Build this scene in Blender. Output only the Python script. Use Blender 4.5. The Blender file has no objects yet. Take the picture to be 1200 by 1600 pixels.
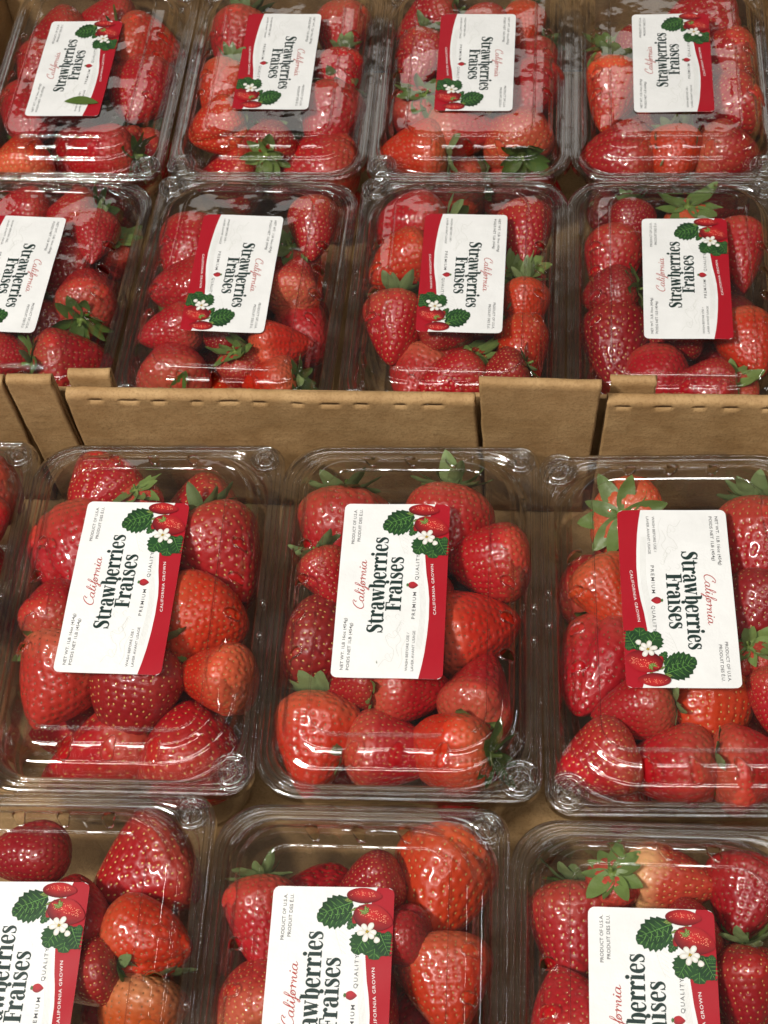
import bpy, bmesh, math, random
import numpy as np
from mathutils import Matrix, Vector, noise
from mathutils.geometry import tessellate_polygon

random.seed(11)
rng = np.random.default_rng(11)
scene = bpy.context.scene
COL = scene.collection
CM = 0.01

# ------------------------------------------------------------------ camera
cam_data = bpy.data.cameras.new('camera')
cam = bpy.data.objects.new('camera', cam_data)
COL.objects.link(cam)
RT = Vector((0.99494166, 0.07087367, -0.07119006))
UP = Vector((-0.02211739, 0.8458425, 0.532974))
FW = Vector((-0.0979894, 0.52870349, -0.84313148))
CP = Vector((0.06466189, -0.34372941, 0.70970912))
mw = Matrix((RT, UP, -FW)).transposed().to_4x4()
mw.translation = CP
cam.matrix_world = mw
cam_data.sensor_fit = 'VERTICAL'
cam_data.sensor_height = 36.0
cam_data.lens = 54.0
cam_data.clip_start = 0.02
cam_data.clip_end = 50.0
cam_data.dof.use_dof = True
cam_data.dof.focus_distance = 0.72
cam_data.dof.aperture_fstop = 40.0
scene.camera = cam

# ------------------------------------------------------------------ light: a shop hall with ceiling strip lamps
world = bpy.data.worlds.new('World')
scene.world = world
world.use_nodes = True
bg = world.node_tree.nodes['Background']
bg.inputs['Color'].default_value = (1.0, 0.94, 0.87, 1)
bg.inputs['Strength'].default_value = 0.042


def strip_lamp(x, y, z, lx, ly, watts, col=(1.0, 0.965, 0.90)):
    d = bpy.data.lights.new('ceiling_strip_lamp', 'AREA')
    d.shape = 'RECTANGLE'
    d.size = lx
    d.size_y = ly
    d.energy = watts
    d.color = col
    o = bpy.data.objects.new('ceiling_strip_lamp', d)
    o.location = (x, y, z)
    COL.objects.link(o)
    o.rotation_euler = (Vector((x, y, z)) - Vector((0, 0.15, 0.05))).to_track_quat('Z', 'Y').to_euler()
    return o


LAMPS = [
    (-1.00, -0.75, 2.0, 0.45, 0.06, 50),
    (0.0, -2.50, 2.8, 2.6, 0.08, 10),
    (0.05, -1.36, 2.8, 2.8, 0.17, 21),
    (-0.05, -0.66, 2.8, 2.8, 0.14, 14),
    (0.0, 0.06, 2.8, 2.6, 0.12, 7.5),
    (2.1, 0.9, 2.6, 1.2, 0.05, 5),
    (-0.5, 3.4, 2.9, 2.4, 0.4, 3.4),
    (0.2, 7.5, 2.6, 2.4, 0.05, 16),
]
for a in LAMPS:
    strip_lamp(*a)

scene.view_settings.view_transform = 'Standard'
scene.view_settings.look = 'None'
scene.view_settings.gamma = 1.0
scene.view_settings.exposure = 0.0
try:
    scene.view_settings.use_curve_mapping = False
except Exception:
    pass
scene.cycles.max_bounces = 9
scene.cycles.transparent_max_bounces = 28
scene.cycles.glossy_bounces = 4
scene.cycles.diffuse_bounces = 3
scene.cycles.caustics_reflective = False
scene.cycles.caustics_refractive = False
scene.cycles.sample_clamp_indirect = 6.0
scene.cycles.use_adaptive_sampling = True
scene.cycles.adaptive_threshold = 0.02

# ------------------------------------------------------------------ materials
MAT = {}


def new_mat(name):
    m = bpy.data.materials.new(name)
    m.use_nodes = True
    nt = m.node_tree
    for n in list(nt.nodes):
        nt.nodes.remove(n)
    out = nt.nodes.new('ShaderNodeOutputMaterial')
    MAT[name] = m
    return m, nt, out


def nd(nt, typ, **kw):
    n = nt.nodes.new(typ)
    for k, v in kw.items():
        if k.startswith('_'):
            setattr(n, k[1:], v)
        else:
            n.inputs[k.replace('__', ' ')].default_value = v
    return n


def math_node(nt, op, a, b=None, clamp=False):
    n = nt.nodes.new('ShaderNodeMath')
    n.operation = op
    n.use_clamp = clamp
    for i, v in enumerate((a, b)):
        if v is None:
            continue
        if isinstance(v, (int, float)):
            n.inputs[i].default_value = v
        else:
            nt.links.new(v, n.inputs[i])
    return n.outputs[0]


def mix_col(nt, fac, a, b, mode='MIX'):
    n = nt.nodes.new('ShaderNodeMix')
    n.data_type = 'RGBA'
    n.blend_type = mode
    for sock, v in ((n.inputs[0], fac), (n.inputs[6], a), (n.inputs[7], b)):
        if isinstance(v, (int, float)):
            sock.default_value = v
        elif isinstance(v, tuple):
            sock.default_value = v if len(v) == 4 else v + (1,)
        else:
            nt.links.new(v, sock)
    return n.outputs[2]


def ramp(nt, fac, stops):
    n = nt.nodes.new('ShaderNodeValToRGB')
    e = n.color_ramp.elements
    while len(e) < len(stops):
        e.new(0.5)
    for i, (p, c) in enumerate(stops):
        e[i].position = p
        e[i].color = c if len(c) == 4 else tuple(c) + (1,)
    nt.links.new(fac, n.inputs[0])
    return n.outputs[0]


def noise_tex(nt, vec, scale, detail=3.0, rough=0.55):
    n = nd(nt, 'ShaderNodeTexNoise', Scale=scale, Detail=detail, Roughness=rough)
    nt.links.new(vec, n.inputs['Vector'])
    return n


def bump(nt, height, strength, dist):
    b = nd(nt, 'ShaderNodeBump', Strength=strength, Distance=dist)
    nt.links.new(height, b.inputs['Height'])
    return b.outputs[0]


def tex_obj(nt):
    return nt.nodes.new('ShaderNodeTexCoord').outputs['Object']


def make_plastic(name, tint, haze, wob, f0=0.045, edge=3.2, dark=(0.45, 0.435, 0.41), dexp=2.5):
    """Thin clear film: passes light straight through, mirrors by Fresnel at both of its faces."""
    m, nt, out = new_mat(name)
    geo = nt.nodes.new('ShaderNodeNewGeometry').outputs['Position']
    n1 = noise_tex(nt, geo, 55.0, 2.0)
    n2 = noise_tex(nt, geo, 420.0, 2.0)
    hsum = math_node(nt, 'ADD', n1.outputs[0], math_node(nt, 'MULTIPLY', n2.outputs[0], 0.025))
    n3 = noise_tex(nt, geo, 150.0, 2.0)
    hsum = math_node(nt, 'ADD', hsum, math_node(nt, 'MULTIPLY', n3.outputs[0], 0.10))
    bn = bump(nt, hsum, wob, 0.004)
    lw = nd(nt, 'ShaderNodeLayerWeight', Blend=0.5)
    nt.links.new(bn, lw.inputs['Normal'])
    face = lw.outputs['Facing']
    f5 = math_node(nt, 'POWER', face, edge)
    F = math_node(nt, 'ADD', math_node(nt, 'MULTIPLY', f5, 0.90), f0)
    R = math_node(nt, 'DIVIDE', math_node(nt, 'MULTIPLY', F, 2.0), math_node(nt, 'ADD', F, 1.0), True)
    tcol = mix_col(nt, math_node(nt, 'POWER', face, dexp), tint, dark)
    tr = nt.nodes.new('ShaderNodeBsdfTransparent')
    nt.links.new(tcol, tr.inputs['Color'])
    gl = nd(nt, 'ShaderNodeBsdfAnisotropic', Color=(1, 1, 1, 1), Roughness=0.04)
    nt.links.new(bn, gl.inputs['Normal'])
    df = nd(nt, 'ShaderNodeBsdfDiffuse', Color=(0.85, 0.84, 0.82, 1))
    # faint scuffs and dust, patchy, plus grey film reflections put in as diffuse haze
    sc = noise_tex(nt, geo, 38.0, 5.0, 0.7)
    hz = math_node(nt, 'MULTIPLY', ramp(nt, sc.outputs[0], [(0.45, (0.15,) * 3), (0.75, (1,) * 3)]), haze)
    m0 = nt.nodes.new('ShaderNodeMixShader')
    nt.links.new(hz, m0.inputs[0])
    nt.links.new(tr.outputs[0], m0.inputs[1])
    nt.links.new(df.outputs[0], m0.inputs[2])
    m1 = nt.nodes.new('ShaderNodeMixShader')
    nt.links.new(R, m1.inputs[0])
    nt.links.new(m0.outputs[0], m1.inputs[1])
    nt.links.new(gl.outputs[0], m1.inputs[2])
    nt.links.new(m1.outputs[0], out.inputs[0])


make_plastic('clear_lid', (0.975, 0.97, 0.96), 0.013, 0.085)
make_plastic('clear_base', (0.955, 0.95, 0.935), 0.028, 0.06)
make_plastic('clear_button', (0.95, 0.945, 0.93), 0.02, 0.05, 0.09, 2.2, (0.25, 0.24, 0.225), 1.6)


def make_flesh():
    m, nt, out = new_mat('strawberry_flesh')
    oi = nt.nodes.new('ShaderNodeObjectInfo')
    tc = nt.nodes.new('ShaderNodeTexCoord')
    sep = nt.nodes.new('ShaderNodeSeparateXYZ')
    nt.links.new(tc.outputs['Object'], sep.inputs[0])
    pale = nd(nt, 'ShaderNodeAttribute', _attribute_type='OBJECT', _attribute_name='pale').outputs['Fac']
    geo = nt.nodes.new('ShaderNodeNewGeometry').outputs['Position']
    n1 = noise_tex(nt, geo, 70.0, 4.0)
    n2 = noise_tex(nt, geo, 500.0, 2.0)
    base = mix_col(nt, math_node(nt, 'MULTIPLY', ramp(nt, n1.outputs[0], [(0.35, (0, 0, 0)), (0.7, (1, 1, 1))]), 0.25),
                   oi.outputs['Color'], (0.44, 0.026, 0.010))
    # shoulder towards the cap ripens last
    sh = math_node(nt, 'ADD', sep.outputs[2], math_node(nt, 'MULTIPLY', math_node(nt, 'SUBTRACT', n1.outputs[0], 0.5), 0.5))
    shf = math_node(nt, 'MULTIPLY', ramp(nt, sh, [(0.02, (0, 0, 0)), (0.50, (1, 1, 1))]), pale)
    base = mix_col(nt, shf, base, (0.72, 0.36, 0.16))
    p = nd(nt, 'ShaderNodeBsdfPrincipled', Roughness=0.38)
    nt.links.new(base, p.inputs['Base Color'])
    p.inputs['Specular IOR Level'].default_value = 0.28
    p.inputs['Subsurface Weight'].default_value = 0.0
    p.inputs['Subsurface Radius'].default_value = (1.0, 0.22, 0.12)
    p.inputs['Subsurface Scale'].default_value = 0.003
    p.inputs['Coat Weight'].default_value = 0.7
    p.inputs['Coat Roughness'].default_value = 0.045
    nt.links.new(bump(nt, n2.outputs[0], 0.25, 0.0006), p.inputs['Normal'])
    nt.links.new(p.outputs[0], out.inputs[0])


make_flesh()


def make_seed():
    m, nt, out = new_mat('strawberry_seed')
    oi = nt.nodes.new('ShaderNodeObjectInfo')
    col = mix_col(nt, oi.outputs['Random'], (0.16, 0.045, 0.014), (0.60, 0.38, 0.11))
    p = nd(nt, 'ShaderNodeBsdfPrincipled', Roughness=0.32)
    p.inputs['Coat Weight'].default_value = 0.3
    nt.links.new(col, p.inputs['Base Color'])
    nt.links.new(p.outputs[0], out.inputs[0])


make_seed()


def make_leaf():
    m, nt, out = new_mat('sepal_green')
    oi = nt.nodes.new('ShaderNodeObjectInfo')
    geo = nt.nodes.new('ShaderNodeNewGeometry')
    n1 = noise_tex(nt, geo.outputs['Position'], 160.0, 4.0)
    c = oi.outputs['Color']
    c = mix_col(nt, math_node(nt, 'MULTIPLY', n1.outputs[0], 0.5), c, (0.17, 0.20, 0.05))
    c = mix_col(nt, math_node(nt, 'MULTIPLY', geo.outputs['Backfacing'], 0.6), c, (0.22, 0.28, 0.13))
    p = nd(nt, 'ShaderNodeBsdfPrincipled', Roughness=0.42)
    nt.links.new(c, p.inputs['Base Color'])
    nt.links.new(bump(nt, n1.outputs[0], 0.4, 0.0015), p.inputs['Normal'])
    tl = nd(nt, 'ShaderNodeBsdfTranslucent', Color=(0.12, 0.22, 0.03, 1))
    ms = nd(nt, 'ShaderNodeMixShader', Fac=0.18)
    nt.links.new(p.outputs[0], ms.inputs[1])
    nt.links.new(tl.outputs[0], ms.inputs[2])
    nt.links.new(ms.outputs[0], out.inputs[0])


make_leaf()


def make_card():
    m, nt, out = new_mat('kraft_board')
    tc = tex_obj(nt)
    mp = nt.nodes.new('ShaderNodeMapping')
    mp.inputs['Scale'].default_value = (2.0, 2.0, 24.0)
    nt.links.new(tc, mp.inputs[0])
    streak = noise_tex(nt, mp.outputs[0], 14.0, 3.0, 0.5)
    blot = noise_tex(nt, tc, 45.0, 6.0, 0.65)
    fib = noise_tex(nt, tc, 700.0, 4.0, 0.75)
    c = mix_col(nt, ramp(nt, blot.outputs[0], [(0.35, (0, 0, 0)), (0.68, (1, 1, 1))]), (0.350, 0.204, 0.084), (0.500, 0.316, 0.146))
    c = mix_col(nt, math_node(nt, 'MULTIPLY', ramp(nt, streak.outputs[0], [(0.42, (0, 0, 0)), (0.7, (1, 1, 1))]), 0.12), c, (0.30, 0.17, 0.07))
    c = mix_col(nt, math_node(nt, 'MULTIPLY', ramp(nt, fib.outputs[0], [(0.50, (0, 0, 0)), (0.62, (1, 1, 1))]), 0.45), c, (0.22, 0.122, 0.048))
    st = noise_tex(nt, tc, 14.0, 3.0, 0.5)
    c = mix_col(nt, math_node(nt, 'MULTIPLY', ramp(nt, st.outputs[0], [(0.52, (0, 0, 0)), (0.72, (1, 1, 1))]), 0.35), c, (0.25, 0.145, 0.058))
    p = nd(nt, 'ShaderNodeBsdfPrincipled', Roughness=0.72)
    p.inputs['Specular IOR Level'].default_value = 0.3
    nt.links.new(c, p.inputs['Base Color'])
    h = math_node(nt, 'ADD', math_node(nt, 'MULTIPLY', streak.outputs[0], 0.4), math_node(nt, 'MULTIPLY', fib.outputs[0], 0.5))
    nt.links.new(bump(nt, math_node(nt, 'ADD', h, math_node(nt, 'MULTIPLY', blot.outputs[0], 3.0)), 0.22, 0.0018), p.inputs['Normal'])
    nt.links.new(p.outputs[0], out.inputs[0])


make_card()


def make_paper():
    m, nt, out = new_mat('label_paper')
    tc = tex_obj(nt)
    geo = nt.nodes.new('ShaderNodeNewGeometry').outputs['Position']
    n1 = noise_tex(nt, geo, 48.0, 3.0)
    n2 = noise_tex(nt, tc, 900.0, 2.0)
    c = mix_col(nt, math_node(nt, 'MULTIPLY', ramp(nt, n1.outputs[0], [(0.4, (0, 0, 0)), (0.7, (1, 1, 1))]), 0.55), (0.785, 0.785, 0.775), (0.71, 0.71, 0.70))
    p = nd(nt, 'ShaderNodeBsdfPrincipled', Roughness=0.42)
    nt.links.new(c, p.inputs['Base Color'])
    h = math_node(nt, 'ADD', n1.outputs[0], math_node(nt, 'MULTIPLY', n2.outputs[0], 0.08))
    nt.links.new(bump(nt, h, 0.35, 0.003), p.inputs['Normal'])
    nt.links.new(p.outputs[0], out.inputs[0])


make_paper()


def make_ink(name, col, rough=0.42):
    m, nt, out = new_mat(name)
    tc = tex_obj(nt)
    n1 = noise_tex(nt, tc, 300.0, 3.0)
    dark = tuple(v * 0.86 for v in col)
    c = mix_col(nt, math_node(nt, 'MULTIPLY', n1.outputs[0], 0.6), col, dark)
    p = nd(nt, 'ShaderNodeBsdfPrincipled', Roughness=rough)
    nt.links.new(c, p.inputs['Base Color'])
    nt.links.new(p.outputs[0], out.inputs[0])


make_ink('ink_band_red', (0.37, 0.004, 0.014))
make_ink('ink_dark_green', (0.012, 0.030, 0.026))
make_ink('ink_script_red', (0.42, 0.05, 0.04))
make_ink('ink_grey', (0.06, 0.06, 0.065))
make_ink('ink_white', (0.82, 0.80, 0.78))
make_ink('ink_faint', (0.66, 0.665, 0.63))


def make_picture():
    m, nt, out = new_mat('ink_picture')
    a = nd(nt, 'ShaderNodeAttribute', _attribute_name='Col')
    p = nd(nt, 'ShaderNodeBsdfPrincipled', Roughness=0.42)
    nt.links.new(a.outputs['Color'], p.inputs['Base Color'])
    nt.links.new(p.outputs[0], out.inputs[0])


make_picture()


def make_table():
    m, nt, out = new_mat('table_top')
    n1 = noise_tex(nt, tex_obj(nt), 40.0, 4.0)
    c = mix_col(nt, n1.outputs[0], (0.08, 0.06, 0.045), (0.13, 0.10, 0.075))
    p = nd(nt, 'ShaderNodeBsdfPrincipled', Roughness=0.6)
    nt.links.new(c, p.inputs['Base Color'])
    nt.links.new(p.outputs[0], out.inputs[0])


make_table()


# ------------------------------------------------------------------ helpers
def mesh(name, verts, faces, mat, smooth=True):
    me = bpy.data.meshes.new(name)
    me.from_pydata([tuple(v) for v in verts], [], [tuple(f) for f in faces])
    me.materials.append(MAT[mat])
    if smooth:
        me.polygons.foreach_set('use_smooth', [True] * len(me.polygons))
    me.update()
    return me


def put(name, me, parent=None, loc=None, rot=None, scale=None):
    o = bpy.data.objects.new(name, me)
    COL.objects.link(o)
    if parent is not None:
        o.parent = parent
    if loc is not None:
        o.location = loc
    if rot is not None:
        o.rotation_euler = rot
    if scale is not None:
        o.scale = scale
    return o


def thing(name, label, cat, group=None, loc=(0, 0, 0), rotz=0.0):
    o = bpy.data.objects.new(name, None)
    o.empty_display_size = 0.02
    COL.objects.link(o)
    o.location = loc
    o.rotation_euler = (0, 0, rotz)
    o['label'] = label
    o['category'] = cat
    if group:
        o['group'] = group
    return o


# ------------------------------------------------------------------ setting
FZ = 0.0                       # floor of the front tray
BZ = 0.0138136 - 0.095         # floor of the rear tray, one step lower


def box_mesh(name, boxes, mat):
    V, Fc = [], []
    for (x0, x1, y0, y1, z0, z1) in boxes:
        b = len(V)
        V += [(x, y, z) for z in (z0, z1) for y in (y0, y1) for x in (x0, x1)]
        Fc += [(b + 0, b + 2, b + 3, b + 1), (b + 4, b + 5, b + 7, b + 6), (b + 0, b + 1, b + 5, b + 4),
               (b + 2, b + 6, b + 7, b + 3), (b + 0, b + 4, b + 6, b + 2), (b + 1, b + 3, b + 7, b + 5)]
    return mesh(name, V, Fc, mat, False)


tbl = put('display_table', box_mesh('display_table', [(-0.75, 0.65, 0.13, 0.75, BZ - 0.03, BZ - 0.004),
                                                     (-0.75, 0.65, -0.55, 0.1299, BZ - 0.03, FZ - 0.004)], 'table_top'))
tbl['kind'] = 'structure'


# ---- cardboard trays
def folded_panel(name, x0, x1, yf, yb, ztop, zlow, parent, dashes=(), skew0=0.0, skew1=0.0, wav=0.0004, seed=0, lean=0.0):
    """A board folded over its top edge: front sheet, rounded fold, back sheet; thickness by Solidify."""
    dx = 0.00142
    n = max(4, int(round((x1 - x0) / dx)))
    r = (yb - yf) / 2
    prof = []
    for t in np.linspace(0, 1, 16):
        prof.append((yf, zlow + (ztop - r * 0.9 - zlow) * t))
    nf = len(prof)
    for a in np.linspace(0.12, 0.88, 7):
        prof.append((yf + r - r * math.cos(a * math.pi), ztop - r * 0.9 + r * 0.9 * math.sin(a * math.pi)))
    for t in np.linspace(0, 1, 6):
        prof.append((yb, ztop - r * 0.9 - (ztop - r * 0.9 - zlow) * t))
    # a narrow ring just under the fold carries the perforation cuts
    zc = ztop - 0.0042
    prof[nf - 3] = (yf, zc - 0.0042)
    prof[nf - 2] = (yf, zc - 0.0005)
    prof[nf - 1] = (yf, zc + 0.0004)
    V = []
    for i in range(n + 1):
        u = i / n
        for k, (y, z) in enumerate(prof):
            x = x0 + (x1 - x0) * u
            d = (ztop - z)
            if u < 0.5:
                x += skew0 * d * (1 - 2 * u)
            else:
                x += skew1 * d * (2 * u - 1)
            h = max(0.0, 1 - d / 0.02)
            nz = noise.noise(Vector((x * 60, seed * 3.1, 0.3))) * 0.6 + noise.noise(Vector((x * 260, seed, 1.7))) * 0.4
            zz = z + wav * nz * h
            ny = noise.noise(Vector((x * 18, z * 22, seed))) * 0.0009 + noise.noise(Vector((x * 90, z * 60, seed + 5))) * 0.00025
            if i in (0, n):
                x += noise.noise(Vector((z * 400, seed, i))) * 0.0007
            V.append((x, y + ny - lean * d * (1 if k < nf + 3 else 0.4), zz))
    m_ = len(prof)
    Fc = []
    for i in range(n):
        xm = x0 + (x1 - x0) * (i + 0.5) / n
        for k in range(m_ - 1):
            if k == nf - 2 and any(abs(xm - c - 0.0012 * math.sin(c * 977)) < 0.0036 + 0.001 * math.sin(c * 613) for c in dashes):
                continue
            Fc.append((i * m_ + k, (i + 1) * m_ + k, (i + 1) * m_ + k + 1, i * m_ + k + 1))
    o = put(name, mesh(name, V, Fc, 'kraft_board'), parent)
    s = o.modifiers.new('board', 'SOLIDIFY')
    s.thickness = 0.0022
    s.offset = -1
    return o


def tray(label, x0, x1, y0, y1, z0, parts_fn):
    t = thing('cardboard_tray', label, 'cardboard tray', 'open cardboard trays holding the clamshells',
              ((x0 + x1) / 2, (y0 + y1) / 2, z0))
    t.matrix_world = Matrix.Translation(t.location)
    inv = Vector((-(x0 + x1) / 2, -(y0 + y1) / 2, -z0))
    hub = []
    fl = put('floor_panel', box_mesh('tray_floor', [(x0, x1, y0, y1, z0 - 0.0035, z0)], 'kraft_board'), t)
    hub.append(fl)
    parts_fn(t, hub)
    for o in hub:
        o.location = inv
    return t


def front_parts(t, hub):
    zt = 0.1005
    cuts = lambda a, b, s=0.0171: list(np.arange(a, b, s))
    hub.append(folded_panel('fold_over_panel', -0.1725, 0.0338, 0.1035, 0.1105, zt, 0.002, t, cuts(-0.158, 0.030), 0.0, 0.03, seed=1, wav=0.0009))
    hub.append(folded_panel('fold_over_panel', 0.0985, 0.200, 0.1042, 0.1112, zt + 0.0005, 0.002, t, cuts(0.108, 0.20), -0.045, 0, seed=2, wav=0.0009))
    hub.append(folded_panel('fold_over_panel', -0.312, -0.2025, 0.1035, 0.1105, zt + 0.0105, 0.002, t, (), 0, 0, seed=3))
    hub.append(folded_panel('stacking_tab', -0.2005, -0.1775, 0.1042, 0.1098, 0.1115, 0.002, t, (), 0.02, 0.02, seed=4, wav=0.0003))
    hub.append(folded_panel('stacking_tab', -0.1715, -0.1495, 0.1122, 0.1178, 0.1068, 0.002, t, (), 0.0, -0.05, seed=6, wav=0.0004))
    hub.append(folded_panel('stacking_tab', 0.0362, 0.0950, 0.1030, 0.1085, 0.1155, 0.002, t, (), 0.02, -0.05, seed=5, wav=0.0003))
    hub.append(folded_panel('stacking_tab', 0.1000, 0.122, 0.1125, 0.1178, 0.1062, 0.002, t, (), 0.0, 0.0, seed=7, wav=0.0003))
    hub.append(put('rear_wall', box_mesh('tray_rear_wall', [(-0.312, 0.200, 0.1186, 0.1212, -0.0035, 0.084)], 'kraft_board'), t))
    for nm, b in (('side_wall', (-0.3150, -0.3125, -0.292, 0.1212, -0.0035, 0.1)), ('side_wall', (0.2005, 0.203, -0.292, 0.1212, -0.0035, 0.1)),
                  ('front_wall', (-0.312, 0.200, -0.295, -0.2925, -0.0035, 0.1))):
        hub.append(put(nm, box_mesh('tray_' + nm, [b], 'kraft_board'), t))


def back_parts(t, hub):
    z = BZ
    hub.append(folded_panel('fold_over_panel', -0.325, 0.222, 0.5385, 0.5455, z + 0.104, z + 0.002, t, list(np.arange(-0.3, 0.22, 0.0171)), seed=11))
    for nm, b in (('side_wall', (-0.3285, -0.3255, 0.155, 0.548, z - 0.0035, z + 0.102)), ('side_wall', (0.2225, 0.2255, 0.155, 0.548, z - 0.0035, z + 0.102)),
                  ('front_wall', (-0.325, 0.222, 0.1555, 0.158, z - 0.0035, z + 0.098))):
        hub.append(put(nm, box_mesh('tray_' + nm, [b], 'kraft_board'), t))


tray('nearer brown cardboard tray whose perforated rear wall crosses the picture', -0.312, 0.200, -0.292, 0.1185, FZ, front_parts)
tray('farther brown cardboard tray, a step lower behind the cardboard wall', -0.325, 0.222, 0.158, 0.5385, BZ, back_parts)

# ------------------------------------------------------------------ clamshell meshes (cm in box space, converted to m)
BW, BL = 12.75, 18.7
LID_Z = 9.5


def ring_pts(e, rad, z, ns=60, nl=110, na=14):
    """rounded rectangle, inset e, corner radii (+x+y, -x+y, -x-y, +x-y); starts on the +x side, runs counter-clockwise"""
    hw, hl = BW / 2 - e, BL / 2 - e
    P = []
    cor = [(hw, hl, rad[0], 0), (-hw, hl, rad[1], 90), (-hw, -hl, rad[2], 180), (hw, -hl, rad[3], 270)]
    cc = []
    for (x, y, r, a0) in cor:
        cx, cy = x - math.copysign(r, x), y - math.copysign(r, y)
        cc.append([(cx + r * math.cos(math.radians(a0 + 90 * k / na)), cy + r * math.sin(math.radians(a0 + 90 * k / na))) for k in range(na + 1)])
    nseg = [ns, nl, ns, nl]
    # order: corner0, top side, corner1, left side, corner2, bottom side, corner3, right side
    for c in range(4):
        P += cc[c]
        a, b = cc[c][-1], cc[(c + 1) % 4][0]
        for k in range(1, nseg[c]):
            P.append((a[0] + (b[0] - a[0]) * k / nseg[c], a[1] + (b[1] - a[1]) * k / nseg[c]))
    return [(x, y, z) for x, y in P]


NA, NS, NL = 14, 60, 110
SIDE_START = {'far': NA, 'left': NA + NS + NA, 'near': NA + NS + NA + NL + NA, 'right': NA + NS + NA + NL + NA + NS + NA}


def catmull(pts, per):
    pts = [np.array(p, float) for p in pts]
    out = []
    for i in range(len(pts) - 1):
        p0 = pts[max(i - 1, 0)]; p1 = pts[i]; p2 = pts[i + 1]; p3 = pts[min(i + 2, len(pts) - 1)]
        n = per if isinstance(per, int) else per[i]
        for k in range(n):
            t = k / n
            out.append(0.5 * ((2 * p1) + (-p0 + p2) * t + (2 * p0 - 5 * p1 + 4 * p2 - p3) * t * t + (-p0 + 3 * p1 - 3 * p2 + p3) * t ** 3))
    out.append(pts[-1])
    return out


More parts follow.
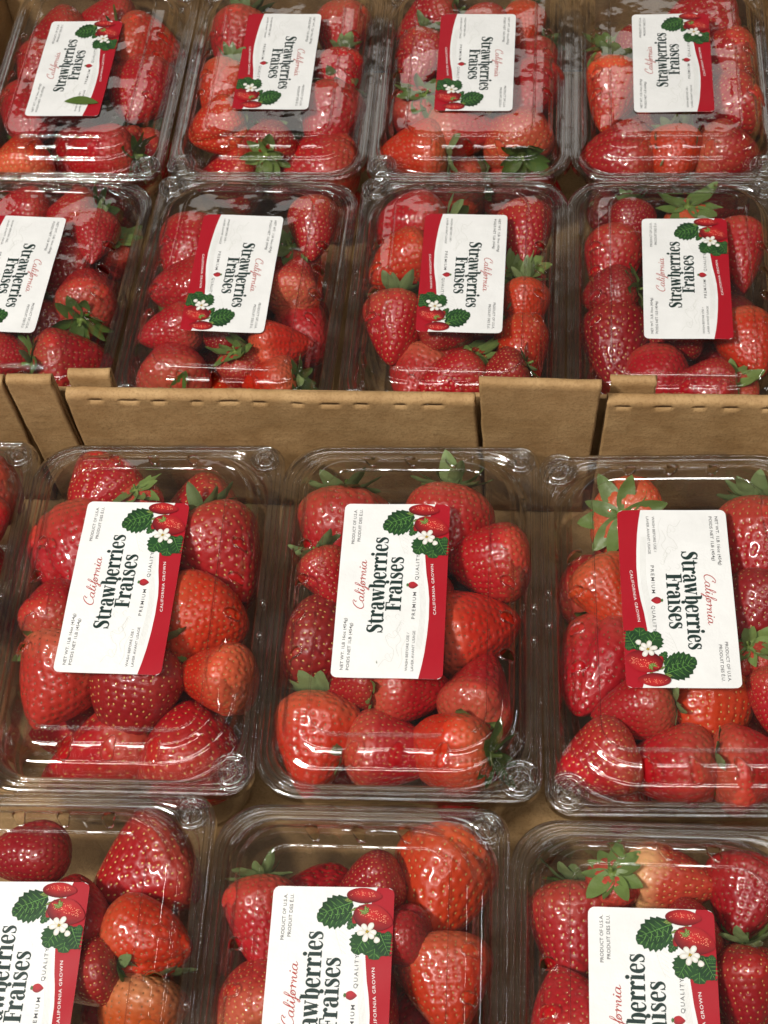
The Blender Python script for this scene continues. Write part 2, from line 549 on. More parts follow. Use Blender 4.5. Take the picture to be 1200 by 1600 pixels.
def lid_mesh():
    # inset, height, hinge-corner radius, snap-corner radius
    key = [(0.0, -1.95, 2.2, 1.25), (0.0, -1.56, 2.2, 1.25), (0.03, -1.50, 2.15, 1.2), (0.15, -1.50, 2.1, 1.2), (0.18, -1.33, 2.1, 1.2), (0.25, -1.33, 2.1, 1.2),
           (0.28, -1.52, 2.05, 1.2), (0.40, -1.52, 2.0, 1.2), (0.43, -1.36, 2.0, 1.6), (0.50, -1.36, 2.0, 2.2), (0.53, -1.52, 2.0, 2.6), (0.62, -1.52, 2.0, 3.2),
           (0.67, -1.46, 2.0, 3.25), (0.72, -1.38, 2.0, 3.2), (0.98, -0.82, 1.95, 3.1), (1.02, -0.765, 1.95, 3.05), (1.07, -0.735, 1.93, 3.0), (1.20, -0.69, 1.9, 2.9), (1.24, -0.655, 1.88, 2.85),
           (1.28, -0.60, 1.85, 2.8), (1.49, -0.24, 1.75, 2.55), (1.52, -0.205, 1.72, 2.5), (1.56, -0.18, 1.7, 2.45), (1.74, -0.095, 1.6, 2.3), (1.80, -0.078, 1.58, 2.2), (2.30, -0.03, 1.3, 1.5), (2.36, -0.03, 1.2, 1.3),
           (2.40, -0.10, 1.18, 1.25), (2.44, -0.10, 1.15, 1.2), (2.48, 0.045, 1.12, 1.15), (2.54, 0.055, 1.1, 1.1)]
    per = [1, 2, 1, 2, 1, 2, 1, 2, 1, 2, 2, 1, 1, 3, 1, 1, 2, 1, 1, 5, 1, 1, 4, 1, 5, 1, 1, 1, 2, 2]
    per = per[:len(key) - 1]
    prof = catmull(key, per)
    rings = []
    for (e, z, rh, rs) in prof:
        rings.append(ring_pts(e, (rs, rh, rh, rs), LID_Z + z - 0.055))
    N = len(rings[0])
    G = np.array(rings)           # [ring, col, 3]
    e_of = np.array([p[0] for p in prof])
    nr = len(prof)
    # slight waviness of the vacuum-formed sheet
    for i in range(nr):
        for j in range(N):
            x, y, z = G[i, j]
            w = noise.noise(Vector((x * 0.35, y * 0.35, 4.2))) * 0.05 + noise.noise(Vector((x * 1.1, y * 1.1, 9.2))) * 0.012
            G[i, j, 2] += w * (0.4 if e_of[i] < 0.6 else 1.0)

    def ring_at(e):
        return float(np.interp(e, e_of[5:], np.arange(nr)[5:]))

    holes = []
    for side, n, offs, eh, wid in (('near', NS, (-2.0, 0.0, 2.0), (1.18, 2.12), 0.27), ('far', NS, (-2.0, 0.0, 2.0), (1.18, 2.12), 0.27),
                                   ('left', NL, (-2.85, -0.95, 0.95, 2.85), (1.22, 1.90), 0.25), ('right', NL, (-2.85, -0.95, 0.95, 2.85), (1.22, 1.90), 0.25)):
        r0, r1 = ring_at(eh[0]), ring_at(eh[1])
        rm = int(round((r0 + r1) / 2))
        seg = G[rm, SIDE_START[side]:SIDE_START[side] + n + 1]
        ax = 0 if n == NS else 1
        for o in offs:
            pos = seg[:, ax]
            order = np.argsort(pos)
            c = SIDE_START[side] + float(np.interp(o, pos[order], np.arange(n + 1)[order]))
            dx = abs(pos[1] - pos[0])
            holes.append((c, (r0 + r1) / 2, wid / dx, (r1 - r0) / 2))

    def sample(c, r):
        c = c % N
        c0, r0 = int(math.floor(c)), int(math.floor(r))
        r0 = max(0, min(nr - 2, r0))
        fc, fr = c - c0, r - r0
        c1 = (c0 + 1) % N
        return (G[r0, c0] * (1 - fc) + G[r0, c1] * fc) * (1 - fr) + (G[r0 + 1, c0] * (1 - fc) + G[r0 + 1, c1] * fc) * fr

    def inside(c, r, h):
        # dog-bone: rounded slot with a waist
        u, v = (c - h[0]) / h[2], (r - h[1]) / h[3]
        return (abs(u) ** 3.0 + abs(v) ** 3.0)

    faces = []
    fmat = []
    thick = [abs(prof[i + 1][1] - prof[i][1]) > 1.4 * abs(prof[i + 1][0] - prof[i][0]) and (prof[i][0] < 0.6 or prof[i][0] > 2.3) for i in range(nr - 1)]
    for i in range(nr - 1):
        for j in range(N):
            dead = False
            for h in holes:
                if abs(j + 0.5 - h[0]) < h[2] + 1 and inside(j + 0.5, i + 0.5, h) < 1.0:
                    dead = True
                    break
            if not dead:
                faces.append((i * N + j, i * N + (j + 1) % N, (i + 1) * N + (j + 1) % N, (i + 1) * N + j))
                fmat.append(1 if thick[i] else 0)
    V = G.reshape(-1, 3).copy()
    cnt = {}
    for f in faces:
        for k in range(4):
            a, b = f[k], f[(k + 1) % 4]
            kk = (min(a, b), max(a, b))
            cnt[kk] = cnt.get(kk, 0) + 1
    bedge = [k for k, c in cnt.items() if c == 1]
    lipmap = {}
    for h in holes:
        for (a, b) in bedge:
            for v in (a, b):
                i, j = divmod(v, N)
                if abs(j - h[0]) < h[2] + 2.5 and abs(i - h[1]) < h[3] + 2.5 and 0 < i < nr - 1 and v not in lipmap:
                    s = inside(j, i, h) ** (1 / 3.0)
                    s = max(0.55, min(1.7, s))
                    V[v] = sample(h[0] + (j - h[0]) / s, h[1] + (i - h[1]) / s)
                    lipmap[v] = None
    V = [tuple(p) for p in V]
    for v in lipmap:
        x, y, z = V[v]
        lipmap[v] = len(V)
        V.append((x, y, z + 0.055))
        V.append((x * 0.994, y * 0.996, z + 0.02))
        V.append((x * 0.990, y * 0.993, z - 0.15))
    for (a, b) in bedge:
        if a in lipmap and b in lipmap:
            la, lb = lipmap[a], lipmap[b]
            faces += [(a, b, lb, la), (la, lb, lb + 1, la + 1), (la + 1, lb + 1, lb + 2, la + 2)]
            fmat += [1, 1, 1]
    # raised panel: rings shrinking to a middle strip
    last = [(nr - 1) * N + j for j in range(N)]
    px, py = BW / 2 - 2.5, BL / 2 - 2.5
    K = 12
    prev = last
    ctr = [np.array(V[v]) for v in last]
    for k in range(1, K + 1):
        t = k / K
        cur = []
        for p in ctr:
            tx = 0.0
            ty = max(-3.2, min(3.2, p[1]))
            x = p[0] + (tx - p[0]) * t
            y = p[1] + (ty - p[1]) * t
            zz = LID_Z + noise.noise(Vector((x * 0.35, y * 0.35, 4.2))) * 0.05 + noise.noise(Vector((x * 1.1, y * 1.1, 9.2))) * 0.012
            cur.append(len(V))
            V.append((x, y, zz))
        for j in range(N):
            faces.append((prev[j], prev[(j + 1) % N], cur[(j + 1) % N], cur[j]))
        prev = cur
    me = mesh('clamshell_lid', [(x * CM, y * CM, z * CM) for x, y, z in V], faces, 'clear_lid')
    me.materials.append(MAT['clear_button'])
    fmat += [0] * (len(faces) - len(fmat))
    me.polygons.foreach_set('material_index', fmat)
    bm = bmesh.new()
    bm.from_mesh(me)
    bmesh.ops.remove_doubles(bm, verts=bm.verts, dist=2e-6)
    bmesh.ops.recalc_face_normals(bm, faces=bm.faces)
    bm.to_mesh(me)
    bm.free()
    return me


def base_mesh():
    key = [(0.06, -1.80, 2.1, 1.2), (0.04, -1.60, 2.1, 1.2), (0.30, -1.58, 2.1, 1.2), (0.62, -1.58, 2.0, 1.9), (0.76, -1.70, 2.0, 2.4), (0.80, -2.3, 2.0, 2.5),
           (0.86, -2.45, 2.0, 2.5), (0.90, -4.2, 2.0, 2.5), (1.02, -4.35, 2.0, 2.4), (1.08, -6.5, 2.1, 2.4), (1.22, -8.3, 2.1, 2.3), (1.36, -8.9, 2.0, 2.2), (1.70, -9.22, 1.8, 1.9), (2.3, -9.3, 1.6, 1.6)]
    prof = catmull(key, [1, 2, 2, 2, 3, 1, 4, 2, 4, 4, 2, 3, 2])
    V, faces = [], []
    N = None
    for i, (e, z, rh, rs) in enumerate(prof):
        R = ring_pts(e, (rs, rh, rh, rs), LID_Z + z)
        N = len(R)
        for j, (x, y, zz) in enumerate(R):
            if z < -2.4 and z > -9.0:
                # shallow upright flutes
                w = 0.05 * max(0, math.sin(2 * math.pi * (y if abs(x) > BW / 2 - 1.9 and abs(y) < 6.4 else x) / 1.5)) ** 2
                if (abs(y) < 6.3 and abs(x) > BW / 2 - 1.9) or (abs(x) < 3.4 and abs(y) > BL / 2 - 1.9):
                    k = 1 - w / 6
                    x, y = x * k, y * k
            V.append((x, y, zz))
    nr = len(prof)
    for i in range(nr - 1):
        for j in range(N):
            faces.append((i * N + j, (i + 1) * N + j, (i + 1) * N + (j + 1) % N, i * N + (j + 1) % N))
    c = [V[(nr - 1) * N + j] for j in range(N)]
    prev = [(nr - 1) * N + j for j in range(N)]
    for k in range(1, 6):
        t = k / 5
        cur = []
        for (x, y, z) in c:
            ty = max(-3.2, min(3.2, y))
            cur.append(len(V))
            V.append((x * (1 - t), y + (ty - y) * t, z + (0.12 if k in (2, 3) else 0)))
        for j in range(N):
            faces.append((prev[j], cur[j], cur[(j + 1) % N], prev[(j + 1) % N]))
        prev = cur
    me = mesh('clamshell_base', [(x * CM, y * CM, z * CM) for x, y, z in V], faces, 'clear_base')
    bm = bmesh.new()
    bm.from_mesh(me)
    bmesh.ops.remove_doubles(bm, verts=bm.verts, dist=2e-6)
    bm.to_mesh(me)
    bm.free()
    return me


def lathe(name, prof, seg, mat, flute=None):
    V, Fc = [], []
    for i, (r, z) in enumerate(prof):
        for j in range(seg):
            a = 2 * math.pi * j / seg
            rr, zz = r, z
            if flute and flute[0] <= i <= flute[1]:
                zz = z + flute[2] * math.cos(a * flute[3])
                rr = r * (1 + 0.06 * math.cos(a * flute[3] + i))
            V.append((rr * CM * math.cos(a), rr * CM * math.sin(a), zz * CM))
    for i in range(len(prof) - 1):
        for j in range(seg):
            k = (j + 1) % seg
            Fc.append((i * seg + j, i * seg + k, (i + 1) * seg + k, (i + 1) * seg + j))
    Fc.append(tuple((len(prof) - 1) * seg + j for j in range(seg)))
    return mesh(name, V, Fc, mat)


BUTTON = lathe('snap_button', [(0.95, 0.02), (0.94, 0.14), (0.88, 0.20), (0.80, 0.16), (0.77, 0.03), (0.72, 0.03), (0.69, 0.17), (0.63, 0.27), (0.55, 0.24), (0.51, 0.06),
                               (0.47, -0.10), (0.42, -0.02), (0.36, 0.22), (0.28, 0.36), (0.18, 0.42), (0.08, 0.36), (0.02, 0.30)], 40, 'clear_button', (11, 15, 0.06, 6))
NUB = lathe('snap_nub', [(0.17, 0.0), (0.165, 0.08), (0.13, 0.15), (0.07, 0.19), (0.01, 0.2)], 14, 'clear_button')


def tab_mesh():
    # small raised pull tab on the flange edge
    pr = [(-0.75, 0.0), (-0.70, 0.16), (-0.5, 0.2), (0.5, 0.2), (0.70, 0.16), (0.75, 0.0)]
    V, Fc = [], []
    for (y) in (-0.16, -0.1, 0.1, 0.16):
        for (x, z) in pr:
            V.append((x * CM, y * CM, (z * (0.45 if abs(y) > 0.12 else 1)) * CM))
    for i in range(3):
        for j in range(5):
            Fc.append((i * 6 + j, i * 6 + j + 1, (i + 1) * 6 + j + 1, (i + 1) * 6 + j))
    return mesh('edge_tab', V, Fc, 'clear_lid', False)


TAB = tab_mesh()
LID = lid_mesh()
BASE = base_mesh()

# ------------------------------------------------------------------ printed label (cm; x along the words, y towards the tops of the letters)
LW, LH = 9.16, 5.01


def warp(x, y):
    return 0.030 * math.sin(x * 0.9 + 0.5) * math.sin(y * 0.8 + 0.3) + 0.014 * math.sin(x * 2.1 + y * 1.3)


def lift(verts, dz):
    return [((x - LW / 2) * CM, (y - LH / 2) * CM, (warp(x, y) + dz + z) * CM) for x, y, z in verts]


def round_rect_label():
    nx, ny = 46, 26
    r = 0.28
    V, Fc = [], []
    for i in range(nx + 1):
        for j in range(ny + 1):
            x, y = LW * i / nx, LH * j / ny
            for cx, sx in ((r, -1), (LW - r, 1)):
                for cy, sy in ((r, -1), (LH - r, 1)):
                    if (x - cx) * sx > 0 and (y - cy) * sy > 0:
                        dx, dy = (x - cx) / r, (y - cy) / r
                        m_ = max(abs(dx), abs(dy))
                        k = m_ / math.hypot(dx, dy)
                        x, y = cx + dx * r * k, cy + dy * r * k
            V.append((x, y, 0))
    for i in range(nx):
        for j in range(ny):
            a = i * (ny + 1) + j
            Fc.append((a, a + ny + 1, a + ny + 2, a + 1))
    return mesh('label_paper', lift(V, 0.0), Fc, 'label_paper')


def band_edge(b):
    """where the red band begins, as a height above the label's lower edge, at fraction b along the words"""
    a = float(np.interp(b, [0, .07, .14, .24, .336, .445, .52, .59, .69, .80, .90, 1.0], [.784, .808, .826, .842, .850, .845, .829, .807, .787, .778, .80, .86]))
    return (1 - a) * LH


def band_mesh():
    nx, ny = 92, 6
    r = 0.28
    V, Fc = [], []
    for i in range(nx + 1):
        x = LW * i / nx
        lo = 0.0
        if x < r:
            lo = r - math.sqrt(max(0, r * r - (r - x) ** 2))
        if x > LW - r:
            lo = r - math.sqrt(max(0, r * r - (x - LW + r) ** 2))
        hi = band_edge(i / nx)
        for j in range(ny + 1):
            V.append((x, lo + (hi - lo) * j / ny, 0))
    for i in range(nx):
        for j in range(ny):
            a = i * (ny + 1) + j
            Fc.append((a, a + ny + 1, a + ny + 2, a + 1))
    return mesh('red_band', lift(V, 0.006), Fc, 'ink_band_red')


class Pen:
    """collects brush strokes (points with widths) and filled shapes, each on its own hair-thin layer"""

    def __init__(self):
        self.V, self.F, self.C, self.k, self.mono = [], [], [], 0, False

    def z(self):
        self.k += 1
        return self.k * 0.00025 if self.mono else (self.k % 9) * 0.0006

    def stroke(self, pts, tf, per=7, col=None, cap=True):
        P = catmull(pts, per) if len(pts) > 2 else [np.array(p, float) for p in pts]
        z = self.z()
        b = len(self.V)
        n = len(P)
        for i in range(n):
            d = P[min(i + 1, n - 1)][:2] - P[max(i - 1, 0)][:2]
            L = np.hypot(*d) + 1e-9
            nn = np.array([-d[1], d[0]]) / L * max(P[i][2], 0.004) / 2
            for s in (1, -1):
                q = P[i][:2] + nn * s
                self.V.append(tf(q[0], q[1]) + (z,))
                self.C.append(col)
        for i in range(n - 1):
            self.F.append((b + 2 * i, b + 2 * i + 1, b + 2 * i + 3, b + 2 * i + 2))
        if cap:
            for i, sg in ((0, -1), (n - 1, 1)):
                d = (P[min(i + 1, n - 1)] - P[max(i - 1, 0)])[:2]
                L = np.hypot(*d) + 1e-9
                d = d / L * sg
                nn = np.array([-d[1], d[0]])
                r = max(P[i][2], 0.004) / 2
                c0 = len(self.V)
                for a in np.linspace(-90, 90, 7):
                    q = P[i][:2] + d * r * math.cos(math.radians(a)) + nn * r * math.sin(math.radians(a))
                    self.V.append(tf(q[0], q[1]) + (z,))
                    self.C.append(col)
                self.F.append(tuple(range(c0, c0 + 7)))

    def poly(self, pts, tf, col=None, cols=None):
        z = self.z()
        b = len(self.V)
        for i, p in enumerate(pts):
            self.V.append(tf(p[0], p[1]) + (z,))
            self.C.append(cols[i] if cols else col)
        tris = tessellate_polygon([[Vector((p[0], p[1], 0)) for p in pts]])
        for t in tris:
            self.F.append(tuple(b + i for i in t))

    def fan(self, c, pts, tf, ccol, pcol):
        z = self.z()
        b = len(self.V)
        self.V.append(tf(*c) + (z,))
        self.C.append(ccol)
        for i, p in enumerate(pts):
            self.V.append(tf(p[0], p[1]) + (z,))
            self.C.append(pcol[i] if isinstance(pcol, list) else pcol)
        n = len(pts)
        for i in range(n):
            self.F.append((b, b + 1 + i, b + 1 + (i + 1) % n))

    def dot(self, x, y, r, tf, col=None, ry=None):
        self.poly([(x + r * math.cos(a), y + (ry or r) * math.sin(a)) for a in np.linspace(0, 2 * math.pi, 15)[:-1]], tf, col)

    def build(self, name, mat, dz):
        F2 = []
        V = lift(self.V, dz)
        for f in self.F:          # all faces up
            a, b, c = (Vector(V[i]) for i in f[:3])
            if (b - a).cross(c - a).z < 0:
                f = tuple(reversed(f))
            F2.append(f)
        me = mesh(name, V, F2, mat, False)
        if self.C and self.C[0] is not None:
            at = me.color_attributes.new('Col', 'FLOAT_COLOR', 'POINT')
            for i, c in enumerate(self.C):
                at.data[i].color = tuple(c) + (1.0,)
        return me


def R_(x0, x1, y0, y1):
    return [(x0, y0), (x1, y0), (x1, y1), (x0, y1)]


# bold display letters: (advance, strokes, polygons, dots); x-height 0.50, capitals 0.63
GL = {
    'S': (0.455, [[(.375, .47, .05), (.345, .57, .045), (.26, .625, .05), (.15, .605, .085), (.095, .51, .125), (.15, .405, .155), (.27, .325, .165), (.345, .22, .15), (.335, .10, .11), (.25, .015, .055), (.15, .01, .045), (.075, .07, .05), (.045, .17, .055)]],
          [R_(.355, .40, .44, .64), R_(.02, .065, -.01, .20)], []),
    't': (0.315, [[(.135, .61, .03), (.135, .53, .10), (.135, .40, .135), (.135, .14, .135), (.165, .03, .10), (.23, .0, .05), (.30, .055, .035)]], [R_(.0, .285, .445, .495)], []),
    'r': (0.385, [[(.13, .47, .135), (.13, .03, .135)], [(.185, .33, .04), (.225, .44, .06), (.29, .475, .09)]],
          [R_(.0, .27, .0, .042), R_(.0, .14, .455, .50)], [(.315, .425, .072)]),
    'a': (0.445, [[(.065, .37, .05), (.10, .46, .05), (.19, .495, .055), (.28, .445, .11), (.30, .33, .135), (.30, .12, .135), (.335, .025, .085), (.41, .02, .04)],
                  [(.27, .285, .035), (.16, .265, .06), (.085, .19, .115), (.085, .09, .125), (.14, .015, .07), (.21, .02, .04), (.27, .10, .035)]], [], [(.09, .37, .062)]),
    'w': (0.625, [[(.075, .48, .135), (.185, .04, .135)], [(.195, .0, .04), (.305, .44, .04)], [(.315, .48, .135), (.42, .04, .135)], [(.43, .0, .04), (.545, .46, .04)]],
          [R_(-.01, .165, .458, .50), R_(.225, .40, .458, .50), R_(.47, .615, .458, .50)], []),
    'b': (0.455, [[(.12, .66, .135), (.12, .03, .135)], [(.17, .39, .035), (.245, .485, .05), (.335, .43, .105), (.365, .25, .145), (.335, .07, .11), (.245, .005, .05), (.15, .06, .035)]],
          [R_(.0, .13, .645, .688)], []),
    'e': (0.405, [[(.07, .262, .034), (.33, .29, .04)], [(.325, .285, .07), (.32, .40, .10), (.225, .49, .05), (.12, .42, .095), (.085, .25, .135), (.115, .09, .125), (.215, .005, .065), (.31, .045, .04), (.365, .13, .03)]], [], []),
    'i': (0.275, [[(.135, .47, .135), (.135, .03, .135)]], [R_(.0, .27, .0, .042), R_(.0, .14, .455, .50)], [(.13, .61, .08)]),
    's': (0.36, [[(.285, .37, .04), (.26, .45, .04), (.19, .49, .045), (.10, .465, .075), (.08, .385, .105), (.14, .305, .125), (.23, .235, .13), (.275, .15, .115), (.255, .055, .08), (.18, .005, .045), (.10, .015, .04), (.055, .09, .04)]],
          [R_(.27, .305, .33, .50), R_(.03, .065, -.005, .16)], []),
    'F': (0.42, [[(.14, .60, .15), (.14, .03, .15)]], [R_(.0, .30, .0, .042), R_(.0, .42, .588, .63), [(.42, .63), (.375, .63), (.36, .59), (.385, .46), (.42, .46)],
                 R_(.19, .32, .31, .35), R_(.30, .34, .24, .42)], []),
}


def words(pen, txt, x, y, size, length):
    sx = length / (sum(GL[c][0] for c in txt) - 0.03)
    for ch in txt:
        adv, st, po, do = GL[ch]
        tf = lambda u, v, x=x: (x + u * sx, y + v * size)
        for s in st:
            straight = len(s) == 2
            pen.stroke([(u, v, w * (1.12 if w > .09 else 1.0)) for u, v, w in s], tf, cap=not straight)
        for p in po:
            pen.poly(p, tf)
        for (dx, dy, r) in do:
            pen.dot(dx, dy, r, tf)
        x += adv * sx
    return x


def headline():
    p = Pen()
    w = lambda t: sum(GL[c][0] for c in t)
    # two lines set to the measured lengths
    s1 = 5.05 / w('Strawberries')
    p1 = Pen()
    s = 1.12
    words(p, 'Strawberries', 0.245 * LW, (1 - .436) * LH, s, 5.05)
    words(p, 'Fraises', 0.372 * LW, (1 - .590) * LH, s, 2.84)
    return p.build('headline_lettering', 'ink_dark_green', 0.012)


def script_word():
    p = Pen()
    t = .045
    k = .075
    st = [
        # C
        [(.62, .92, k), (.70, 1.02, t), (.58, 1.10, t), (.36, .98, k), (.16, .66, k), (.10, .30, k), (.22, .06, k), (.44, .04, t), (.64, .20, t)],
        [(.62, .92, k), (.56, .82, t), (.64, .76, t)],
        # a
        [(1.02, .44, t), (.90, .50, t), (.74, .38, k), (.70, .16, k), (.80, .04, t), (.94, .16, t), (1.05, .46, k), (1.0, .16, k), (1.06, .04, t), (1.18, .14, t)],
        # l
        [(1.18, .14, t), (1.42, .62, t), (1.50, .96, t), (1.42, 1.0, t), (1.32, .62, k), (1.26, .18, k), (1.34, .04, t), (1.46, .16, t)],
        # i
        [(1.46, .16, t), (1.58, .46, k), (1.54, .16, k), (1.60, .04, t), (1.72, .14, t)],
        # f
        [(1.72, .14, t), (2.02, .66, t), (2.10, .98, t), (2.0, 1.0, t), (1.90, .50, k), (1.78, -.22, k), (1.68, -.40, t), (1.66, -.26, t), (1.86, -.02, t), (2.08, .18, t)],
        # o
        [(2.08, .18, t), (2.20, .42, t), (2.12, .46, k), (2.02, .30, k), (2.04, .08, k), (2.16, .06, t), (2.28, .24, k), (2.24, .44, t), (2.44, .42, t)],
        # r
        [(2.44, .42, t), (2.54, .50, k), (2.50, .06, k)], [(2.50, .14, t), (2.62, .40, t), (2.74, .46, t), (2.76, .34, k)],
        # n
        [(2.86, .46, t), (2.84, .06, k)], [(2.84, .14, t), (2.98, .42, t), (3.08, .42, k), (3.06, .12, k), (3.14, .04, t), (3.26, .16, t)],
        # i
        [(3.26, .16, t), (3.38, .46, k), (3.34, .16, k), (3.40, .04, t), (3.52, .14, t)],
        # a
        [(3.84, .44, t), (3.72, .50, t), (3.58, .38, k), (3.54, .16, k), (3.64, .04, t), (3.78, .16, t), (3.88, .46, k), (3.84, .16, k), (3.90, .04, t), (4.06, .18, t)],
    ]
    x0, y0, s = .372 * LW, (1 - .252) * LH, 2.64 / 4.06
    sl = 0.10
    tf = lambda u, v: (x0 + (u + v * sl) * s, y0 + v * s * 0.72)
    for q in st:
        p.stroke(q, tf, per=6)
    p.dot(1.62, .66, .055, tf)
    p.dot(3.42, .66, .055, tf)
    return p.build('script_lettering', 'ink_script_red', 0.012)


def text_tris(body, length, cap, bold=0.0, space=1.0):
    """sans lettering from the built-in font, scaled to a length and a capital height (cm)"""
    cu = bpy.data.curves.new('lettering', 'FONT')
    cu.body = body
    cu.size = 1.0
    cu.resolution_u = 2
    cu.offset = bold
    cu.space_character = space
    ob = bpy.data.objects.new('lettering', cu)
    COL.objects.link(ob)
    dg = bpy.context.evaluated_depsgraph_get()
    me = bpy.data.meshes.new_from_object(ob.evaluated_get(dg))
    co = np.array([v.co[:2] for v in me.vertices])
    fc = [tuple(q.vertices) for q in me.polygons]
    bpy.data.objects.remove(ob)
    bpy.data.meshes.remove(me)
    bpy.data.curves.remove(cu)
    co[:, 0] -= co[:, 0].min()
    sx = length / co[:, 0].max()
    sy = cap / 0.69
    return co * [sx, sy], fc


def text_group(name, items, mat, dz=0.012):
    V, Fc = [], []
    for (body, x, y, ln, cap, ang, bold, sp) in items:
        co, fc = text_tris(body, ln, cap, bold, sp)
        b = len(V)
        ca, sa = math.cos(ang), math.sin(ang)
        for (u, v) in co:
            V.append((x + u * ca - v * sa, y + u * sa + v * ca, 0))
        Fc += [tuple(b + i for i in f) for f in fc]
    return mesh(name, lift(V, dz), Fc, mat, False)


def L_(b):
    return b * LW


def A_(a):
    return (1 - a) * LH


def fine_print():
    g = [('origin_lettering', [('PRODUCT OF U.S.A.', L_(.755), A_(.118), 1.92, .135, 0, .004, 1.0), ('PRODUIT DES \u00c9.U.', L_(.770), A_(.172), 1.78, .135, 0, .004, 1.0)]),
         ('weight_lettering', [('NET WT. 1LB 16oz (454g)', L_(.040), A_(.105), 2.62, .135, 0, .004, 1.0), ('POIDS NET 1LB (454g)', L_(.040), A_(.160), 2.38, .135, 0, .004, 1.0)]),
         ('washing_lettering', [('WASH BEFORE USE /', L_(.040), A_(.682), 1.92, .115, 0, 0, 1.0), ('LAVER AVANT USAGE', L_(.040), A_(.735), 2.02, .115, 0, 0, 1.0)]),
         ('premium_lettering', [('PREMIUM', L_(.327), A_(.724), 1.42, .155, 0, .002, 1.3)]),
         ('quality_lettering', [('QUALITY', L_(.552), A_(.736), 1.34, .155, 0, .002, 1.3)])]
    return [(n, text_group(n, it, 'ink_grey')) for n, it in g]


def band_text():
    return text_group('band_lettering', [('CALIFORNIA GROWN', L_(.354), A_(.915), 2.66, .125, math.radians(5.2), .004, 1.15)], 'ink_white', 0.014)


def leaf_shape(cx, cy, ang, ln, wd, pen, tf, teeth=9, base=(0.016, 0.062, 0.016), lite=(0.085, 0.21, 0.045)):
    """serrated leaflet with paler side veins"""
    ca, sa = math.cos(math.radians(ang)), math.sin(math.radians(ang))
    pt = lambda u, v: (cx + u * ca - v * sa, cy + u * sa + v * ca)
    up, dn = [], []
    for i in range(teeth * 2 + 1):
        u = i / (teeth * 2)
        h = wd / 2 * (math.sin(math.pi * min(1, u * 0.93 + 0.07)) ** 0.75)
        if i % 2:
            h *= 1.24
            u += 0.045
        up.append((u * ln, h))
        dn.append((u * ln, -h))
    out = [pt(*q) for q in up] + [pt(ln * 1.06, 0)] + [pt(*q) for q in reversed(dn)]
    pen.poly(out, tf, base)
    for i in range(1, teeth):
        u = i / teeth
        h = wd / 2 * (math.sin(math.pi * (u * 0.93 + 0.07)) ** 0.75)
        for s in (1, -1):
            a, b = pt((u - .08) * ln, 0.03 * s * wd), pt((u + .07) * ln, h * s * .86)
            m_ = ((a[0] + b[0]) / 2, (a[1] + b[1]) / 2)
            pen.stroke([(a[0], a[1], .008), (m_[0], m_[1], .05 * wd), (b[0], b[1], .006)], tf, per=3, col=lite if s > 0 else tuple(c * .75 for c in lite), cap=False)
    a, b = pt(0, 0), pt(ln * .98, 0)
    pen.stroke([(a[0], a[1], .03 * wd), (b[0], b[1], .008)], tf, col=tuple(min(1, c * 1.6) for c in lite), cap=False)


def printed_berry(cx, cy, ang, ln, wd, pen, tf, seeds=26):
    ca, sa = math.cos(math.radians(ang)), math.sin(math.radians(ang))
    pt = lambda u, v: (cx + u * ca - v * sa, cy + u * sa + v * ca)
    out, cols = [], []
    for i in range(36):
        a = 2 * math.pi * i / 36
        u = math.cos(a)
        r = (1 - 0.30 * max(0, u) ** 1.6)
        out.append(pt(ln / 2 * (u + .0), wd / 2 * math.sin(a) * r))
        sh = 0.5 + 0.5 * math.sin(a + .5)
        cols.append((0.07 + .26 * sh, 0.002 + .006 * sh, 0.006 + .006 * sh))
    pen.fan(pt(-ln * .08, wd * .12), out, tf, (0.52, 0.018, 0.018), cols)
    rr = random.Random(int(cx * 100))
    for i in range(int(seeds * 2.2)):
        u, v = rr.uniform(-.8, .8), rr.uniform(-.8, .8)
        if u * u + (v * 1.25) ** 2 > .62:
            continue
        q = pt(u * ln / 2, v * wd / 2)
        if v > -0.1:
            pen.dot(q[0], q[1], .017, tf, (0.80, 0.30, 0.18))
        else:
            pen.dot(q[0], q[1], .02, tf, (0.25, 0.01, 0.015))


